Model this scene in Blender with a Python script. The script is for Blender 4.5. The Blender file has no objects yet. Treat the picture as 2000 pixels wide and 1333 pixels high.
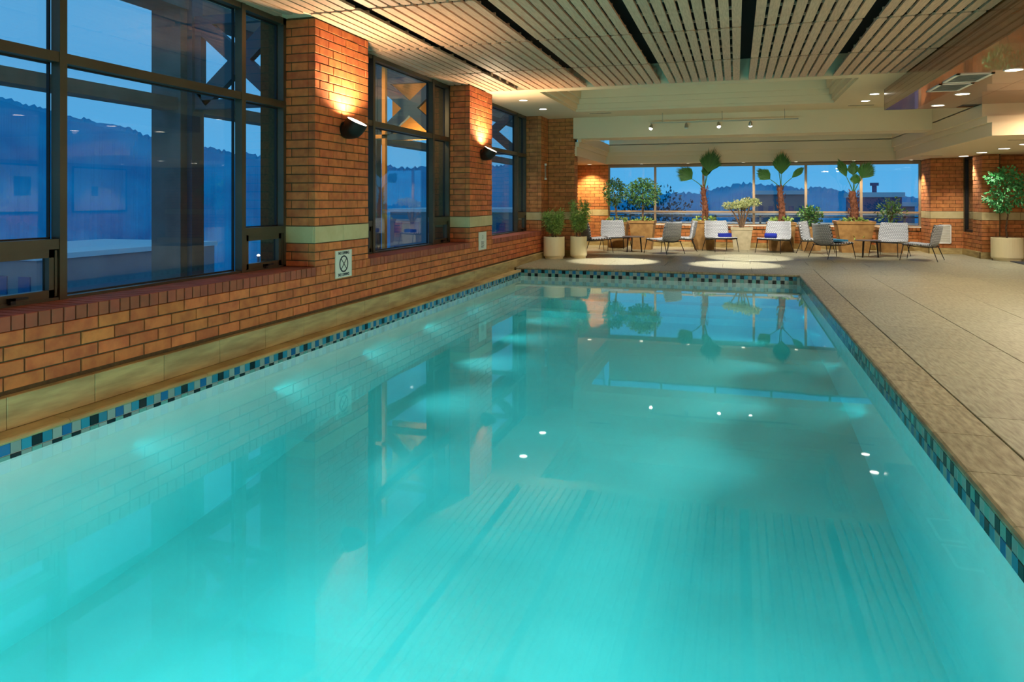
import bpy, math, random
from mathutils import Vector, Matrix
R = math.radians
sc = bpy.context.scene
col = sc.collection

# ------------------------------------------------------------------ camera
cd = bpy.data.cameras.new('camera'); cam = bpy.data.objects.new('camera', cd); col.objects.link(cam)
cd.sensor_width = 36.0; cd.lens = 36.0 * 1423 / 2000; cd.shift_y = -275.5 / 2000
cd.clip_start = 0.05; cd.clip_end = 1000
cam.location = (0, 0, 1.47); cam.rotation_euler = (R(90), 0, R(17.07))
sc.camera = cam

# ------------------------------------------------------------------ world: dusk sky
w = bpy.data.worlds.new('dusk'); sc.world = w; w.use_nodes = True
nt = w.node_tree; nt.nodes.clear()
o = nt.nodes.new('ShaderNodeOutputWorld'); bg = nt.nodes.new('ShaderNodeBackground')
tc = nt.nodes.new('ShaderNodeTexCoord'); sx = nt.nodes.new('ShaderNodeSeparateXYZ'); rp = nt.nodes.new('ShaderNodeValToRGB')
nt.links.new(tc.outputs['Generated'], sx.inputs[0]); nt.links.new(sx.outputs['Z'], rp.inputs[0])
nt.links.new(rp.outputs[0], bg.inputs[0]); nt.links.new(bg.outputs[0], o.inputs[0])
rp.color_ramp.elements[0].position = 0.0; rp.color_ramp.elements[0].color = (0.11, 0.52, 0.95, 1)
rp.color_ramp.elements[1].position = 0.55; rp.color_ramp.elements[1].color = (0.10, 0.40, 0.72, 1)
e = rp.color_ramp.elements.new(0.16); e.color = (0.12, 0.45, 0.82, 1)
bg.inputs[1].default_value = 0.78

# ------------------------------------------------------------------ exposure and lamps, some added as fill
vs = sc.view_settings; vs.view_transform = 'Standard'; vs.look = 'None'; vs.gamma = 1.0; vs.use_curve_mapping = False
vs.exposure = 0.2
LW = (1.0, 0.80, 0.55)      # warm lamps
LN = (1.0, 0.93, 0.81)      # neutral lamps
P_SCONCE = 180; P_DOWN = 120; P_TRACK = 1300; P_POOL = 30; P_FAR = 220; P_FILL = 300
def lamp(name, kind, loc, power, color, size=0.1, aim=None, spot=None, blend=0.6, size_y=None):
    l = bpy.data.lights.new(name, kind); l.energy = power; l.color = color
    if kind == 'AREA':
        l.size = size
        if size_y: l.shape = 'RECTANGLE'; l.size_y = size_y
    else: l.shadow_soft_size = size
    if spot: l.spot_size = R(spot); l.spot_blend = blend
    ob = bpy.data.objects.new(name, l); col.objects.link(ob); ob.location = loc
    if aim is not None:
        d = Vector(aim) - Vector(loc); ob.rotation_euler = d.to_track_quat('-Z', 'Y').to_euler()
    return ob
# underwater pool lamps, out of sight on the near pool wall
for i, (x, y, ty) in enumerate(((-3.3, 0.75, 6), (-1.6, 0.75, 6), (0.1, 0.75, 6))):
    lamp('pool_lamp', 'AREA', (x, y, -0.75), P_POOL, (0.40, .97, 1.0), 0.5, (x, ty, -0.55))
    lamp('pool_lamp', 'SPOT', (x, y, -0.6), 850, (0.40, .97, 1.0), .12, (x * .8 - .3, 11.5, -0.8), 50, .9)
for y, k in ((3.6, .6), (5.4, 1.0), (7.2, 1.15), (9.0, 1.1), (10.8, 1.0), (12.6, .8)):  # unseen side-wall lamps added to brighten the middle of the pool
    if y > 7: lamp('pool_lamp', 'SPOT', (1.15, y, -0.42), 90 * k, (0.5, .98, 1.0), .07, (-4.4, y, -0.72), 72, 1.0)
    lamp('pool_lamp', 'SPOT', (-4.45, y + .9, -0.42), 115 * k, (0.5, .98, 1.0), .07, (1.1, y + 1.6, -0.72), 80, 1.0)
# unseen fill lamps added right of and behind the camera
for (x, y) in ((5.6, 1.6), (5.6, 5.6), (5.6, 9.6)):
    lamp('lobby_lamp', 'AREA', (x, y, 3.12), P_FILL, LN, 1.6, (x, y, 0))
for (x, y) in ((-2.6, -1.6), (.8, -1.6)):  # unseen downlights over the near deck, added as fill
    lamp('near_lamp', 'SPOT', (x, y + .9, 3.5), 420, LN, .2, (x, y + .9, 0), 125, .5)

cy = sc.cycles
cy.max_bounces = 9; cy.diffuse_bounces = 4; cy.glossy_bounces = 4; cy.transmission_bounces = 4
cy.transparent_max_bounces = 12; cy.volume_bounces = 0; cy.use_denoising = True
cy.sample_clamp_indirect = 4.0; cy.caustics_reflective = False; cy.caustics_refractive = False
cy.blur_glossy = 0.5
random.seed(7)

# ================================================================== materials
def srgb(r, g, b):
    return tuple(((c / 255) / 12.92 if c / 255 <= .04045 else ((c / 255 + .055) / 1.055) ** 2.4) for c in (r, g, b)) + (1,)
def node(nt, t, **kw):
    n = nt.nodes.new(t)
    for k, v in kw.items(): setattr(n, k, v)
    return n
def mat(name, base, rough=0.6, metal=0.0, var=0.0, scale=8.0, stretch=(1, 1, 1), bump=0.0, rnd=None, rndval=0.0, base2=None,
        emis=None, estr=0.0, spec=0.5, detail=4, coat=0.0, dist=0.01):
    """base colour with noise towards base2; rnd='object'|'island' gives each piece its own tone"""
    m = bpy.data.materials.new(name); m.use_nodes = True; t = m.node_tree; b = t.nodes['Principled BSDF']
    b.inputs['Base Color'].default_value = base; b.inputs['Roughness'].default_value = rough; b.inputs['Metallic'].default_value = metal
    b.inputs['Specular IOR Level'].default_value = spec; b.inputs['Coat Weight'].default_value = coat
    last = None
    if base2 is not None or bump:
        g = node(t, 'ShaderNodeTexCoord'); mp = node(t, 'ShaderNodeMapping'); mp.inputs['Scale'].default_value = stretch
        src = node(t, 'ShaderNodeNewGeometry')
        t.links.new(src.outputs['Position'], mp.inputs[0])
        n = node(t, 'ShaderNodeTexNoise'); n.inputs['Scale'].default_value = scale; n.inputs['Detail'].default_value = detail
        t.links.new(mp.outputs[0], n.inputs['Vector'])
        if base2 is not None:
            rmp = node(t, 'ShaderNodeValToRGB'); rmp.color_ramp.elements[0].position = .35; rmp.color_ramp.elements[1].position = .68
            rmp.color_ramp.elements[0].color = base; rmp.color_ramp.elements[1].color = base2
            t.links.new(n.outputs[0], rmp.inputs[0]); last = rmp.outputs[0]
        if bump:
            bp = node(t, 'ShaderNodeBump'); bp.inputs['Strength'].default_value = bump; bp.inputs['Distance'].default_value = dist
            t.links.new(n.outputs[0], bp.inputs['Height']); t.links.new(bp.outputs[0], b.inputs['Normal'])
    if rnd:
        if rnd == 'object': q = node(t, 'ShaderNodeObjectInfo').outputs['Random']
        else: q = node(t, 'ShaderNodeNewGeometry').outputs['Random Per Island']
        mr = node(t, 'ShaderNodeMapRange'); mr.inputs['To Min'].default_value = 1 - rndval; mr.inputs['To Max'].default_value = 1 + rndval
        t.links.new(q, mr.inputs[0])
        hs = node(t, 'ShaderNodeHueSaturation'); t.links.new(mr.outputs[0], hs.inputs['Value'])
        mr2 = node(t, 'ShaderNodeMapRange'); mr2.inputs['To Min'].default_value = .5 - rndval * .035; mr2.inputs['To Max'].default_value = .5 + rndval * .02
        mu = node(t, 'ShaderNodeMath', operation='MULTIPLY'); mu.inputs[1].default_value = 7.31
        fr = node(t, 'ShaderNodeMath', operation='FRACT'); t.links.new(q, mu.inputs[0]); t.links.new(mu.outputs[0], fr.inputs[0])
        t.links.new(fr.outputs[0], mr2.inputs[0]); t.links.new(mr2.outputs[0], hs.inputs['Hue'])
        if last is None: hs.inputs['Color'].default_value = base
        else: t.links.new(last, hs.inputs['Color'])
        last = hs.outputs[0]
    if last is not None: t.links.new(last, b.inputs['Base Color'])
    if emis: b.inputs['Emission Color'].default_value = emis; b.inputs['Emission Strength'].default_value = estr
    return m

M = {}
M['brick'] = mat('brick', srgb(206, 119, 62), .85, base2=srgb(178, 95, 50), scale=9, bump=.35, rnd='object', rndval=.17)
M['brick_i'] = mat('brick_joined', srgb(196, 128, 70), .85, base2=srgb(168, 104, 56), scale=9, bump=.35, rnd='island', rndval=.17)
M['sillbrick'] = mat('sill_brick', srgb(160, 84, 56), .8, base2=srgb(140, 74, 50), scale=9, bump=.3, rnd='object', rndval=.15)
M['mortar'] = mat('mortar', srgb(92, 76, 46), .95, base2=srgb(76, 62, 38), scale=30, bump=.3)
M['band'] = mat('cream_stone_band', srgb(196, 182, 134), .7, base2=srgb(184, 168, 120), scale=5, bump=.1)
M['travertine'] = mat('travertine', srgb(184, 164, 108), .55, base2=srgb(150, 128, 80), scale=5, stretch=(1, .5, 3.5), bump=.35, rnd='object', rndval=.08, dist=.006)
M['deck'] = mat('deck_stone', srgb(152, 150, 125), .42, base2=srgb(120, 116, 93), scale=5.5, stretch=(7, 1.1, 1), bump=.5, rnd='object', rndval=.035, detail=8, dist=.006)
M['joint'] = mat('deck_joint', srgb(70, 62, 44), .9)
M['cream'] = mat('cream_ceiling_paint', srgb(234, 212, 176), .8)
M['creamdk'] = mat('plenum_dark', srgb(18, 17, 18), .9)
M['slat'] = mat('ceiling_slat_wood', srgb(222, 182, 150), .5, base2=srgb(198, 156, 126), scale=10, stretch=(6, .5, 1), rnd='object', rndval=.09)
M['slat_i'] = mat('ceiling_slat_wood_far', srgb(222, 182, 150), .5, base2=srgb(198, 156, 126), scale=10, stretch=(6, .5, 1), rnd='island', rndval=.09)
M['wood'] = mat('soffit_wood', srgb(150, 84, 38), .22, base2=srgb(120, 62, 26), scale=5, stretch=(2, .35, 6), spec=.6, coat=.5, rnd='object', rndval=.06)
M['frame'] = mat('bronze_window_metal', srgb(92, 84, 66), .38, metal=.55, base2=srgb(78, 72, 58), scale=2)
M['gasket'] = mat('black_gasket', srgb(14, 14, 16), .6)
M['plaster'] = mat('pool_plaster', srgb(226, 240, 236), .7, base2=srgb(214, 232, 228), scale=2)
M['grout'] = mat('tile_grout', srgb(190, 196, 186), .8)
M['t_black'] = mat('tile_black', srgb(10, 12, 20), .15)
M['t_blue'] = mat('tile_blue', srgb(22, 96, 150), .15, rnd='object', rndval=.2)
M['t_light'] = mat('tile_light_blue', srgb(40, 130, 160), .15, rnd='object', rndval=.2)
M['t_grey'] = mat('tile_grey', srgb(134, 158, 152), .2, rnd='object', rndval=.12)
M['t_teal'] = mat('tile_teal', srgb(96, 158, 150), .2, rnd='object', rndval=.12)
M['black'] = mat('black_metal', srgb(22, 22, 24), .4, metal=.4)
M['sconce'] = mat('sconce_bronze', srgb(34, 26, 20), .5, metal=.2, spec=.3)
M['white'] = mat('white_plastic', srgb(226, 226, 216), .5)
M['sign'] = mat('sign_white', srgb(214, 214, 196), .5)
M['ink'] = mat('sign_ink', srgb(24, 32, 40), .6)
M['potcream'] = mat('cream_fibreglass', srgb(232, 220, 176), .45)
M['potstone'] = mat('stone_planter', srgb(168, 128, 72), .7, base2=srgb(138, 100, 52), scale=7, bump=.3)
M['potgrey'] = mat('grey_planter', srgb(190, 178, 144), .7, base2=srgb(170, 158, 126), scale=7)
M['soil'] = mat('soil', srgb(48, 36, 26), .95)
M['bark'] = mat('bark', srgb(120, 96, 70), .9, base2=srgb(86, 64, 46), scale=20, bump=.5)
M['palmbark'] = mat('palm_bark', srgb(138, 84, 56), .9, base2=srgb(76, 42, 28), scale=22, bump=.6)
M['palmleaf'] = mat('palm_leaf', srgb(58, 104, 42), .5, rnd='island', rndval=.25)
M['leafdark'] = mat('leaf_dark', srgb(72, 116, 58), .45, rnd='island', rndval=.5)
M['leafmid'] = mat('leaf_mid', srgb(132, 162, 74), .5, rnd='island', rndval=.4)
M['leafpale'] = mat('leaf_pale', srgb(168, 178, 118), .5, rnd='island', rndval=.3)
M['leafficus'] = mat('leaf_ficus', srgb(80, 160, 96), .45, rnd='island', rndval=.4)
M['navy'] = mat('navy_towel', srgb(14, 38, 150), .9, bump=.4, scale=120)
M['paleblue'] = mat('blue_print', srgb(60, 150, 190), .8, base2=srgb(30, 90, 130), scale=24)
M['tabletop'] = mat('table_top', srgb(96, 84, 78), .35)
M['chrome'] = mat('steel', srgb(170, 165, 150), .3, metal=.8)
M['lens_w'] = mat('lamp_lens_warm', srgb(255, 240, 210), .4, emis=(1, .86, .62, 1), estr=9)
M['lens_n'] = mat('lamp_lens_white', srgb(255, 250, 235), .4, emis=(1, .95, .84, 1), estr=7)
M['lens_f'] = mat('lamp_lens_small', srgb(255, 246, 220), .4, emis=(1, .90, .68, 1), estr=4)
M['concrete'] = mat('exterior_concrete', srgb(120, 122, 118), .8, base2=srgb(104, 106, 102), scale=3)
M['bluesteel'] = mat('exterior_bracket_steel', srgb(76, 96, 108), .6)
M['ochre'] = mat('ochre_frame_paint', srgb(226, 150, 62), .5)
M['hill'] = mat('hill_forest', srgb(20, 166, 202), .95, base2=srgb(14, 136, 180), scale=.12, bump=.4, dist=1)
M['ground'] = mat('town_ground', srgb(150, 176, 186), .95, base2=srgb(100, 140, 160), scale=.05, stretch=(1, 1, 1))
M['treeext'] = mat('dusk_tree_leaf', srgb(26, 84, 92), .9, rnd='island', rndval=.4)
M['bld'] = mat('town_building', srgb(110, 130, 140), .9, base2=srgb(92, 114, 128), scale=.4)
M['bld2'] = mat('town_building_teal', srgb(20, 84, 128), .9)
M['rail'] = mat('pale_rail', srgb(190, 205, 214), .5)
M['mat'] = mat('dark_mat', srgb(36, 42, 50), .95)
M['ventdark'] = mat('vent_dark', srgb(50, 48, 42), .8)
M['glow'] = mat('street_lamp_globe', srgb(255, 230, 190), .5, emis=(1, .8, .5, 1), estr=8)
M['screen'] = mat('lit_pane', srgb(200, 220, 240), .5, emis=(.5, .75, 1, 1), estr=.8)

def weave(name, c1, c2):
    m = bpy.data.materials.new(name); m.use_nodes = True; t = m.node_tree; b = t.nodes['Principled BSDF']
    b.inputs['Roughness'].default_value = .75
    uv = node(t, 'ShaderNodeUVMap'); ck = node(t, 'ShaderNodeTexBrick'); mp = node(t, 'ShaderNodeMapping')
    mp.inputs['Scale'].default_value = (1, 1, 1)
    t.links.new(uv.outputs[0], mp.inputs[0]); t.links.new(mp.outputs[0], ck.inputs['Vector'])
    ck.inputs['Scale'].default_value = 1.0; ck.inputs['Brick Width'].default_value = 1.0; ck.inputs['Row Height'].default_value = .9
    ck.inputs['Mortar Size'].default_value = .15; ck.inputs['Mortar Smooth'].default_value = .8; ck.offset = .5
    ck.inputs['Color1'].default_value = c1; ck.inputs['Color2'].default_value = c1; ck.inputs['Mortar'].default_value = c2
    t.links.new(ck.outputs[0], b.inputs['Base Color'])
    bp = node(t, 'ShaderNodeBump'); bp.inputs['Strength'].default_value = .6; bp.inputs['Distance'].default_value = .01; bp.invert = True
    t.links.new(ck.outputs['Fac'], bp.inputs['Height']); t.links.new(bp.outputs[0], b.inputs['Normal'])
    return m
M['weave'] = weave('woven_strap', srgb(196, 200, 204), srgb(84, 86, 92))

def glass_mat(name, tint, ior=1.5, rough=0.0):
    m = bpy.data.materials.new(name); m.use_nodes = True; t = m.node_tree; t.nodes.clear()
    out = node(t, 'ShaderNodeOutputMaterial'); mx = node(t, 'ShaderNodeMixShader'); tr = node(t, 'ShaderNodeBsdfTransparent')
    gl = node(t, 'ShaderNodeBsdfGlossy'); fr = node(t, 'ShaderNodeFresnel')
    tr.inputs[0].default_value = tint; gl.inputs['Roughness'].default_value = rough
    ge = node(t, 'ShaderNodeNewGeometry'); mi = node(t, 'ShaderNodeMapRange')      # same reflectance from either side of the surface
    mi.inputs['To Min'].default_value = ior; mi.inputs['To Max'].default_value = 1 / ior
    t.links.new(ge.outputs['Backfacing'], mi.inputs[0]); t.links.new(mi.outputs[0], fr.inputs['IOR'])
    gl.inputs[0].default_value = (1, 1, 1, 1)
    t.links.new(fr.outputs[0], mx.inputs[0]); t.links.new(tr.outputs[0], mx.inputs[1]); t.links.new(gl.outputs[0], mx.inputs[2])
    t.links.new(mx.outputs[0], out.inputs[0])
    return m
M['glass'] = glass_mat('window_glass', (.95, .98, 1.0, 1), 1.42)
def water_mat():
    m = glass_mat('pool_water', (1, 1, 1, 1), 1.33, 0.02); t = m.node_tree
    out = [n for n in t.nodes if n.type == 'OUTPUT_MATERIAL'][0]
    gl = [n for n in t.nodes if n.type == 'BSDF_GLOSSY'][0]
    ab = node(t, 'ShaderNodeVolumeAbsorption'); ab.inputs['Color'].default_value = (.0, .88, .915, 1); ab.inputs['Density'].default_value = .55
    vsn = node(t, 'ShaderNodeVolumeScatter'); vsn.inputs['Color'].default_value = (.02, .96, .98, 1); vsn.inputs['Density'].default_value = .10
    ad = node(t, 'ShaderNodeAddShader'); t.links.new(ab.outputs[0], ad.inputs[0]); t.links.new(vsn.outputs[0], ad.inputs[1])
    t.links.new(ad.outputs[0], out.inputs['Volume'])
    g = node(t, 'ShaderNodeNewGeometry'); n = node(t, 'ShaderNodeTexNoise'); n.inputs['Scale'].default_value = 1.3; n.inputs['Detail'].default_value = 1
    bp = node(t, 'ShaderNodeBump'); bp.inputs['Strength'].default_value = .05; bp.inputs['Distance'].default_value = .02
    t.links.new(g.outputs['Position'], n.inputs['Vector']); t.links.new(n.outputs[0], bp.inputs['Height'])
    t.links.new(bp.outputs[0], gl.inputs['Normal'])
    return m
M['water'] = water_mat()

# ================================================================== mesh helpers
class MB:
    def __init__(s): s.v = []; s.f = []; s.uv = None
    def add(s, vs, fs):
        n = len(s.v); s.v += [tuple(v) for v in vs]; s.f += [tuple(i + n for i in f) for f in fs]; return s
    def box(s, x0, x1, y0, y1, z0, z1):
        return s.add([(x0, y0, z0), (x1, y0, z0), (x1, y1, z0), (x0, y1, z0), (x0, y0, z1), (x1, y0, z1), (x1, y1, z1), (x0, y1, z1)],
                     [(0, 3, 2, 1), (4, 5, 6, 7), (0, 1, 5, 4), (1, 2, 6, 5), (2, 3, 7, 6), (3, 0, 4, 7)])
    def obox(s, c, ax, ay, az):  # centre and half axes
        c, ax, ay, az = map(Vector, (c, ax, ay, az)); vs = []
        for k in (-1, 1):
            for i, j in ((-1, -1), (1, -1), (1, 1), (-1, 1)): vs.append(c + ax * i + ay * j + az * k)
        return s.add(vs, [(0, 3, 2, 1), (4, 5, 6, 7), (0, 1, 5, 4), (1, 2, 6, 5), (2, 3, 7, 6), (3, 0, 4, 7)])
    def bar(s, a, b, wd, h=None, up=(0, 0, 1)):
        a, b = Vector(a), Vector(b); d = b - a; L = d.length; d.normalize(); u = Vector(up)
        if abs(d.dot(u)) > .98: u = Vector((1, 0, 0))
        x = d.cross(u).normalized(); z = x.cross(d)
        return s.obox((a + b) / 2, x * wd / 2, d * L / 2, z * (h or wd) / 2)
    def tube(s, pts, rad, n=8, cap=True):
        pts = [Vector(p) for p in pts]; rs = rad if isinstance(rad, (list, tuple)) else [rad] * len(pts)
        prev = None; rings = []
        for i, p in enumerate(pts):
            d = (pts[min(i + 1, len(pts) - 1)] - pts[max(i - 1, 0)]).normalized()
            if prev is None:
                u = Vector((0, 0, 1)) if abs(d.z) < .9 else Vector((1, 0, 0)); x = d.cross(u).normalized()
            else: x = (prev - d * prev.dot(d)).normalized()
            prev = x; y = d.cross(x)
            rings.append([p + (x * math.cos(2 * math.pi * k / n) + y * math.sin(2 * math.pi * k / n)) * rs[i] for k in range(n)])
        vs = [v for r in rings for v in r]; fs = []
        for i in range(len(rings) - 1):
            for k in range(n):
                fs.append((i * n + k, i * n + (k + 1) % n, (i + 1) * n + (k + 1) % n, (i + 1) * n + k))
        if cap: fs += [tuple(reversed(range(n))), tuple((len(rings) - 1) * n + k for k in range(n))]
        return s.add(vs, fs)
    def lathe(s, c, prof, n=32):
        c = Vector(c); vs = []; fs = []
        for r, z in prof:
            for k in range(n): a = 2 * math.pi * k / n; vs.append(c + Vector((r * math.cos(a), r * math.sin(a), z)))
        m = len(prof)
        for i in range(m - 1):
            for k in range(n): fs.append((i * n + k, i * n + (k + 1) % n, (i + 1) * n + (k + 1) % n, (i + 1) * n + k))
        fs.append(tuple(reversed(range(n)))); fs.append(tuple((m - 1) * n + k for k in range(n)))
        return s.add(vs, fs)
    def mesh(s, name, m, smooth=False):
        me = bpy.data.meshes.new(name); me.from_pydata(s.v, [], s.f); me.materials.append(m); me.update()
        if smooth: me.shade_smooth()
        return me
    def build(s, name, m, parent=None, kind=None, loc=(0, 0, 0), rotz=0, smooth=False):
        ob = bpy.data.objects.new(name, s.mesh(name, m, smooth)); col.objects.link(ob)
        ob.location = loc; ob.rotation_euler = (0, 0, rotz)
        if parent: ob.parent = parent
        if kind: ob['kind'] = kind
        return ob
def tag(o, label=None, cat=None, group=None, kind=None):
    if label: o['label'] = label
    if cat: o['category'] = cat
    if group: o['group'] = group
    if kind: o['kind'] = kind
    return o
def empty(name, loc=(0, 0, 0), rz=0, **k):
    o = bpy.data.objects.new(name, None); col.objects.link(o); o.location = loc; o.rotation_euler = (0, 0, rz); o.empty_display_size = .1
    return tag(o, **k)
def kids(o): return list(o.children)
def copy_tree(o, parent=None):
    ch = kids(o); c = o.copy(); col.objects.link(c); c.parent = parent
    for k in ch: copy_tree(k, c)
    return c
_cache = {}
def chamfer_mesh(L, D, Hh, m, name, ch=.004):
    """brick-like block: L along x, D along y (visible face at -y), Hh along z, all outer edges softened"""
    key = (round(L, 3), round(D, 3), round(Hh, 3), m.name, name)
    if key in _cache: return _cache[key]
    b = MB(); x, y, z = L / 2, D / 2, Hh / 2; c = ch
    vs = [(-x, y, -z), (x, y, -z), (x, y, z), (-x, y, z),
          (-x, -y + c, -z), (x, -y + c, -z), (x, -y + c, z), (-x, -y + c, z),
          (-x + c, -y, -z + c), (x - c, -y, -z + c), (x - c, -y, z - c), (-x + c, -y, z - c)]
    fs = [(0, 3, 2, 1)]
    for a, bb in ((0, 4), (4, 8)):
        for k in range(4): fs.append((a + k, a + (k + 1) % 4, bb + (k + 1) % 4, bb + k))
    fs.append((8, 9, 10, 11))
    b.add(vs, fs); me = b.mesh(name, m); _cache[key] = me
    return me
def piece(me, name, loc, rz, parent):
    ob = bpy.data.objects.new(name, me); col.objects.link(ob); ob.location = loc; ob.rotation_euler = (0, 0, rz); ob.parent = parent
    return ob

BL, BH, J = .3048, .1016, .012     # brick module
def brick_face(parent, p0, u, n, width, z0, z1, joined=None, bands=((.96, 1.163),), start=0, name='brick', first=None, depth=.09):
    """running bond from p0 along u; n is the outward normal. Individual bricks, or boxes into the builder `joined`."""
    u = Vector((u[0], u[1], 0)); n = Vector((n[0], n[1], 0)); rz = math.atan2(-n.x * -1, -n.y) if False else math.atan2(u.y, u.x)
    flip = (Vector((math.sin(rz), -math.cos(rz), 0)) - n).length > .1   # local -y must be the outward normal
    row = 0; z = z0
    rows = []
    zz = .96 - BH * 3
    while zz > z0 + .001: zz -= BH
    while zz < z1 + .001:
        rows.append((zz, zz + BH)); zz += BH
    for ri, (a, b) in enumerate(rows):
        if b <= z0 + .02 or a >= z1 - .02: continue
        a2, b2 = max(a, z0), min(b, z1)
        if any(a2 + .01 >= lo - .01 and b2 - .01 <= hi + .01 for lo, hi in bands): continue
        off = (ri + start) % 2
        x = 0.0; cuts = []
        if first: x1 = first[off]
        else: x1 = BL if off == 0 else BL / 2
        while x < width - .01:
            x1 = min(x1, width); 
            if x1 - x > .03: cuts.append((x, x1))
            x = x1; x1 = x + BL
        for (c0, c1) in cuts:
            L = c1 - c0 - J; hh = b2 - a2 - J
            if L < .02 or hh < .02: continue
            pr = random.uniform(-.003, .003)
            ctr = Vector(p0) + u * ((c0 + c1) / 2) - n * (depth / 2 + pr); ctr.z = (a2 + b2) / 2
            if joined is None:
                piece(chamfer_mesh(L, depth, hh, M['brick'], name), name, ctr, rz + (math.pi if flip else 0), parent)
            else:
                joined.obox(ctr, u * L / 2, n * depth / 2, (0, 0, hh / 2))
def band_stones(parent, p0, u, n, width, joined=None, proud=.004):
    u = Vector((u[0], u[1], 0)); n = Vector((n[0], n[1], 0)); rz = math.atan2(u.y, u.x)
    flip = (Vector((math.sin(rz), -math.cos(rz), 0)) - n).length > .1
    k = max(1, round(width / .62)); wd = width / k
    for i in range(k):
        ctr = Vector(p0) + u * (wd * (i + .5)) - n * (.045 - proud); ctr.z = 1.0615
        piece(chamfer_mesh(wd - .006, .09, .192, M['band'], 'band_stone'), 'band_stone', ctr, rz + (math.pi if flip else 0), parent)

XW = -4.70      # brick face of the left wall
XF = -5.09      # inner face of the window frames
PIERS = [(2.28, 3.58), (7.46, 8.76), (12.64, 13.94), (17.82, 18.54)]
SILL = .684

# ================================================================== SETTING
# ---- left wall: dado below the windows
wl = empty('wall_left', kind='structure')
MB().box(-5.45, XW - .012, -1.5, 18.6, -.2, SILL - .112).build('mortar_core', M['mortar'], wl)
MB().box(-5.45, XW - .35, -1.5, 18.6, SILL - .12, SILL - .03).build('sill_bed', M['mortar'], wl)
zs = [.1736 + BH * i for i in range(5)]
for ri in range(4):
    a = .176 + BH * ri; y = 2.0 + (0 if ri % 2 else BL / 2)
    while y < 18.5:
        y1 = min(y + BL, 18.54); L = y1 - y - J
        if L > .03:
            c = (XW - .045 + random.uniform(-.003, .003), (y + y1) / 2, a + BH / 2)
            piece(chamfer_mesh(L, .09, BH - J, M['brick'], 'brick'), 'brick', c, R(90), wl)
        y += BL
y = 2.0
while y < 18.5:
    inpier = any(p0 - .02 < y + .05 < p1 + .02 for p0, p1 in PIERS)
    D = .10 if inpier else .39
    c = (XW - D / 2 + random.uniform(-.003, .003) + .004, y + BH / 2, SILL - .051)
    piece(chamfer_mesh(BH - J, D, .102, M['sillbrick'] if not inpier else M['brick'], 'rowlock_brick'), 'rowlock_brick', c, R(90), wl)
    y += BH

# ---- base course (travertine kerb) below the left wall
bl = empty('baseboard_left', kind='structure')
MB().box(-4.9, -4.66, -1.5, 18.54, -.3, .14).build('kerb_core', M['mortar'], bl)
y = 1.56; i = 0
while y < 18.5:
    y1 = min(y + .70, 18.54)
    piece(chamfer_mesh(y1 - y - .004, .12, .218, M['travertine'], 'kerb_stone'), 'kerb_stone', (-4.71, (y + y1) / 2, .041 + random.uniform(-.001, .001)), R(90), bl)
    y = y1
cl = empty('trim_1', kind='structure')
y = 1.2
while y < 15.3:
    y1 = min(y + .70, 15.3)
    b = MB(); x0, x1, z0, z1 = -4.80, -4.49, -.104, -.070
    b.add([(x0, 0, z0), (x1, 0, z0), (x1 + .006, 0, z0 + .012), (x1 - .004, 0, z1 - .006), (x1 - .016, 0, z1), (x0, 0, z1)] +
          [(x0, y1 - y - .004, z0), (x1, y1 - y - .004, z0), (x1 + .006, y1 - y - .004, z0 + .012), (x1 - .004, y1 - y - .004, z1 - .006), (x1 - .016, y1 - y - .004, z1), (x0, y1 - y - .004, z1)],
          [(0, 1, 2, 3, 4, 5), (11, 10, 9, 8, 7, 6)] + [(k, k + 6, (k + 1) % 6 + 6, (k + 1) % 6) for k in range(6)])
    b.build('ledge_stone', M['travertine'], cl, loc=(0, y, 0)); y = y1

# ---- pillars between the left windows
def pillar(p0, p1, joined=False):
    t = empty('brick_pillar', kind='structure')
    zt = 3.62
    MB().box(-5.45, XW - .01, p0 + .01, p1 - .01, SILL - .1, zt).build('mortar_core', M['mortar'], t)
    jb = MB() if joined else None
    # front (faces +x): runs along +y ; corner bricks at near edge
    first = (BL, BH + J / 2)
    brick_face(t, (XW, p0, 0), (0, 1), (1, 0), p1 - p0, SILL, zt, jb, first=first)
    band_stones(t, (XW, p0, 0), (0, 1), (1, 0), p1 - p0)
    # near jamb (faces -y)
    brick_face(t, (XW - .09, p0, 0), (-1, 0), (0, -1), .40 - .09, SILL, zt, jb, first=(BL, BL - .09 + .012))
    band_stones(t, (XW - .02, p0, 0), (-1, 0), (0, -1), .40 - .02)
    if joined: jb.build('brick', M['brick_i'], t, kind='stuff')
    # far jamb (faces +y): joined, only seen in reflections
    jf = MB(); brick_face(t, (XW - .09, p1, 0), (-1, 0), (0, 1), .31, SILL, zt, jf); jf.build('brick', M['brick_i'], t, kind='stuff')
    return t
# near pier out of frame still stands for the reflections
pillar(*PIERS[0], joined=True)
pillar(*PIERS[1]); pillar(*PIERS[2]); pillar(*PIERS[3], joined=True)
MB().box(-5.45, -4.7, -1.5, 2.28, .5, 3.62).build('wall_left_end', M['brick'], None, 'structure')

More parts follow.
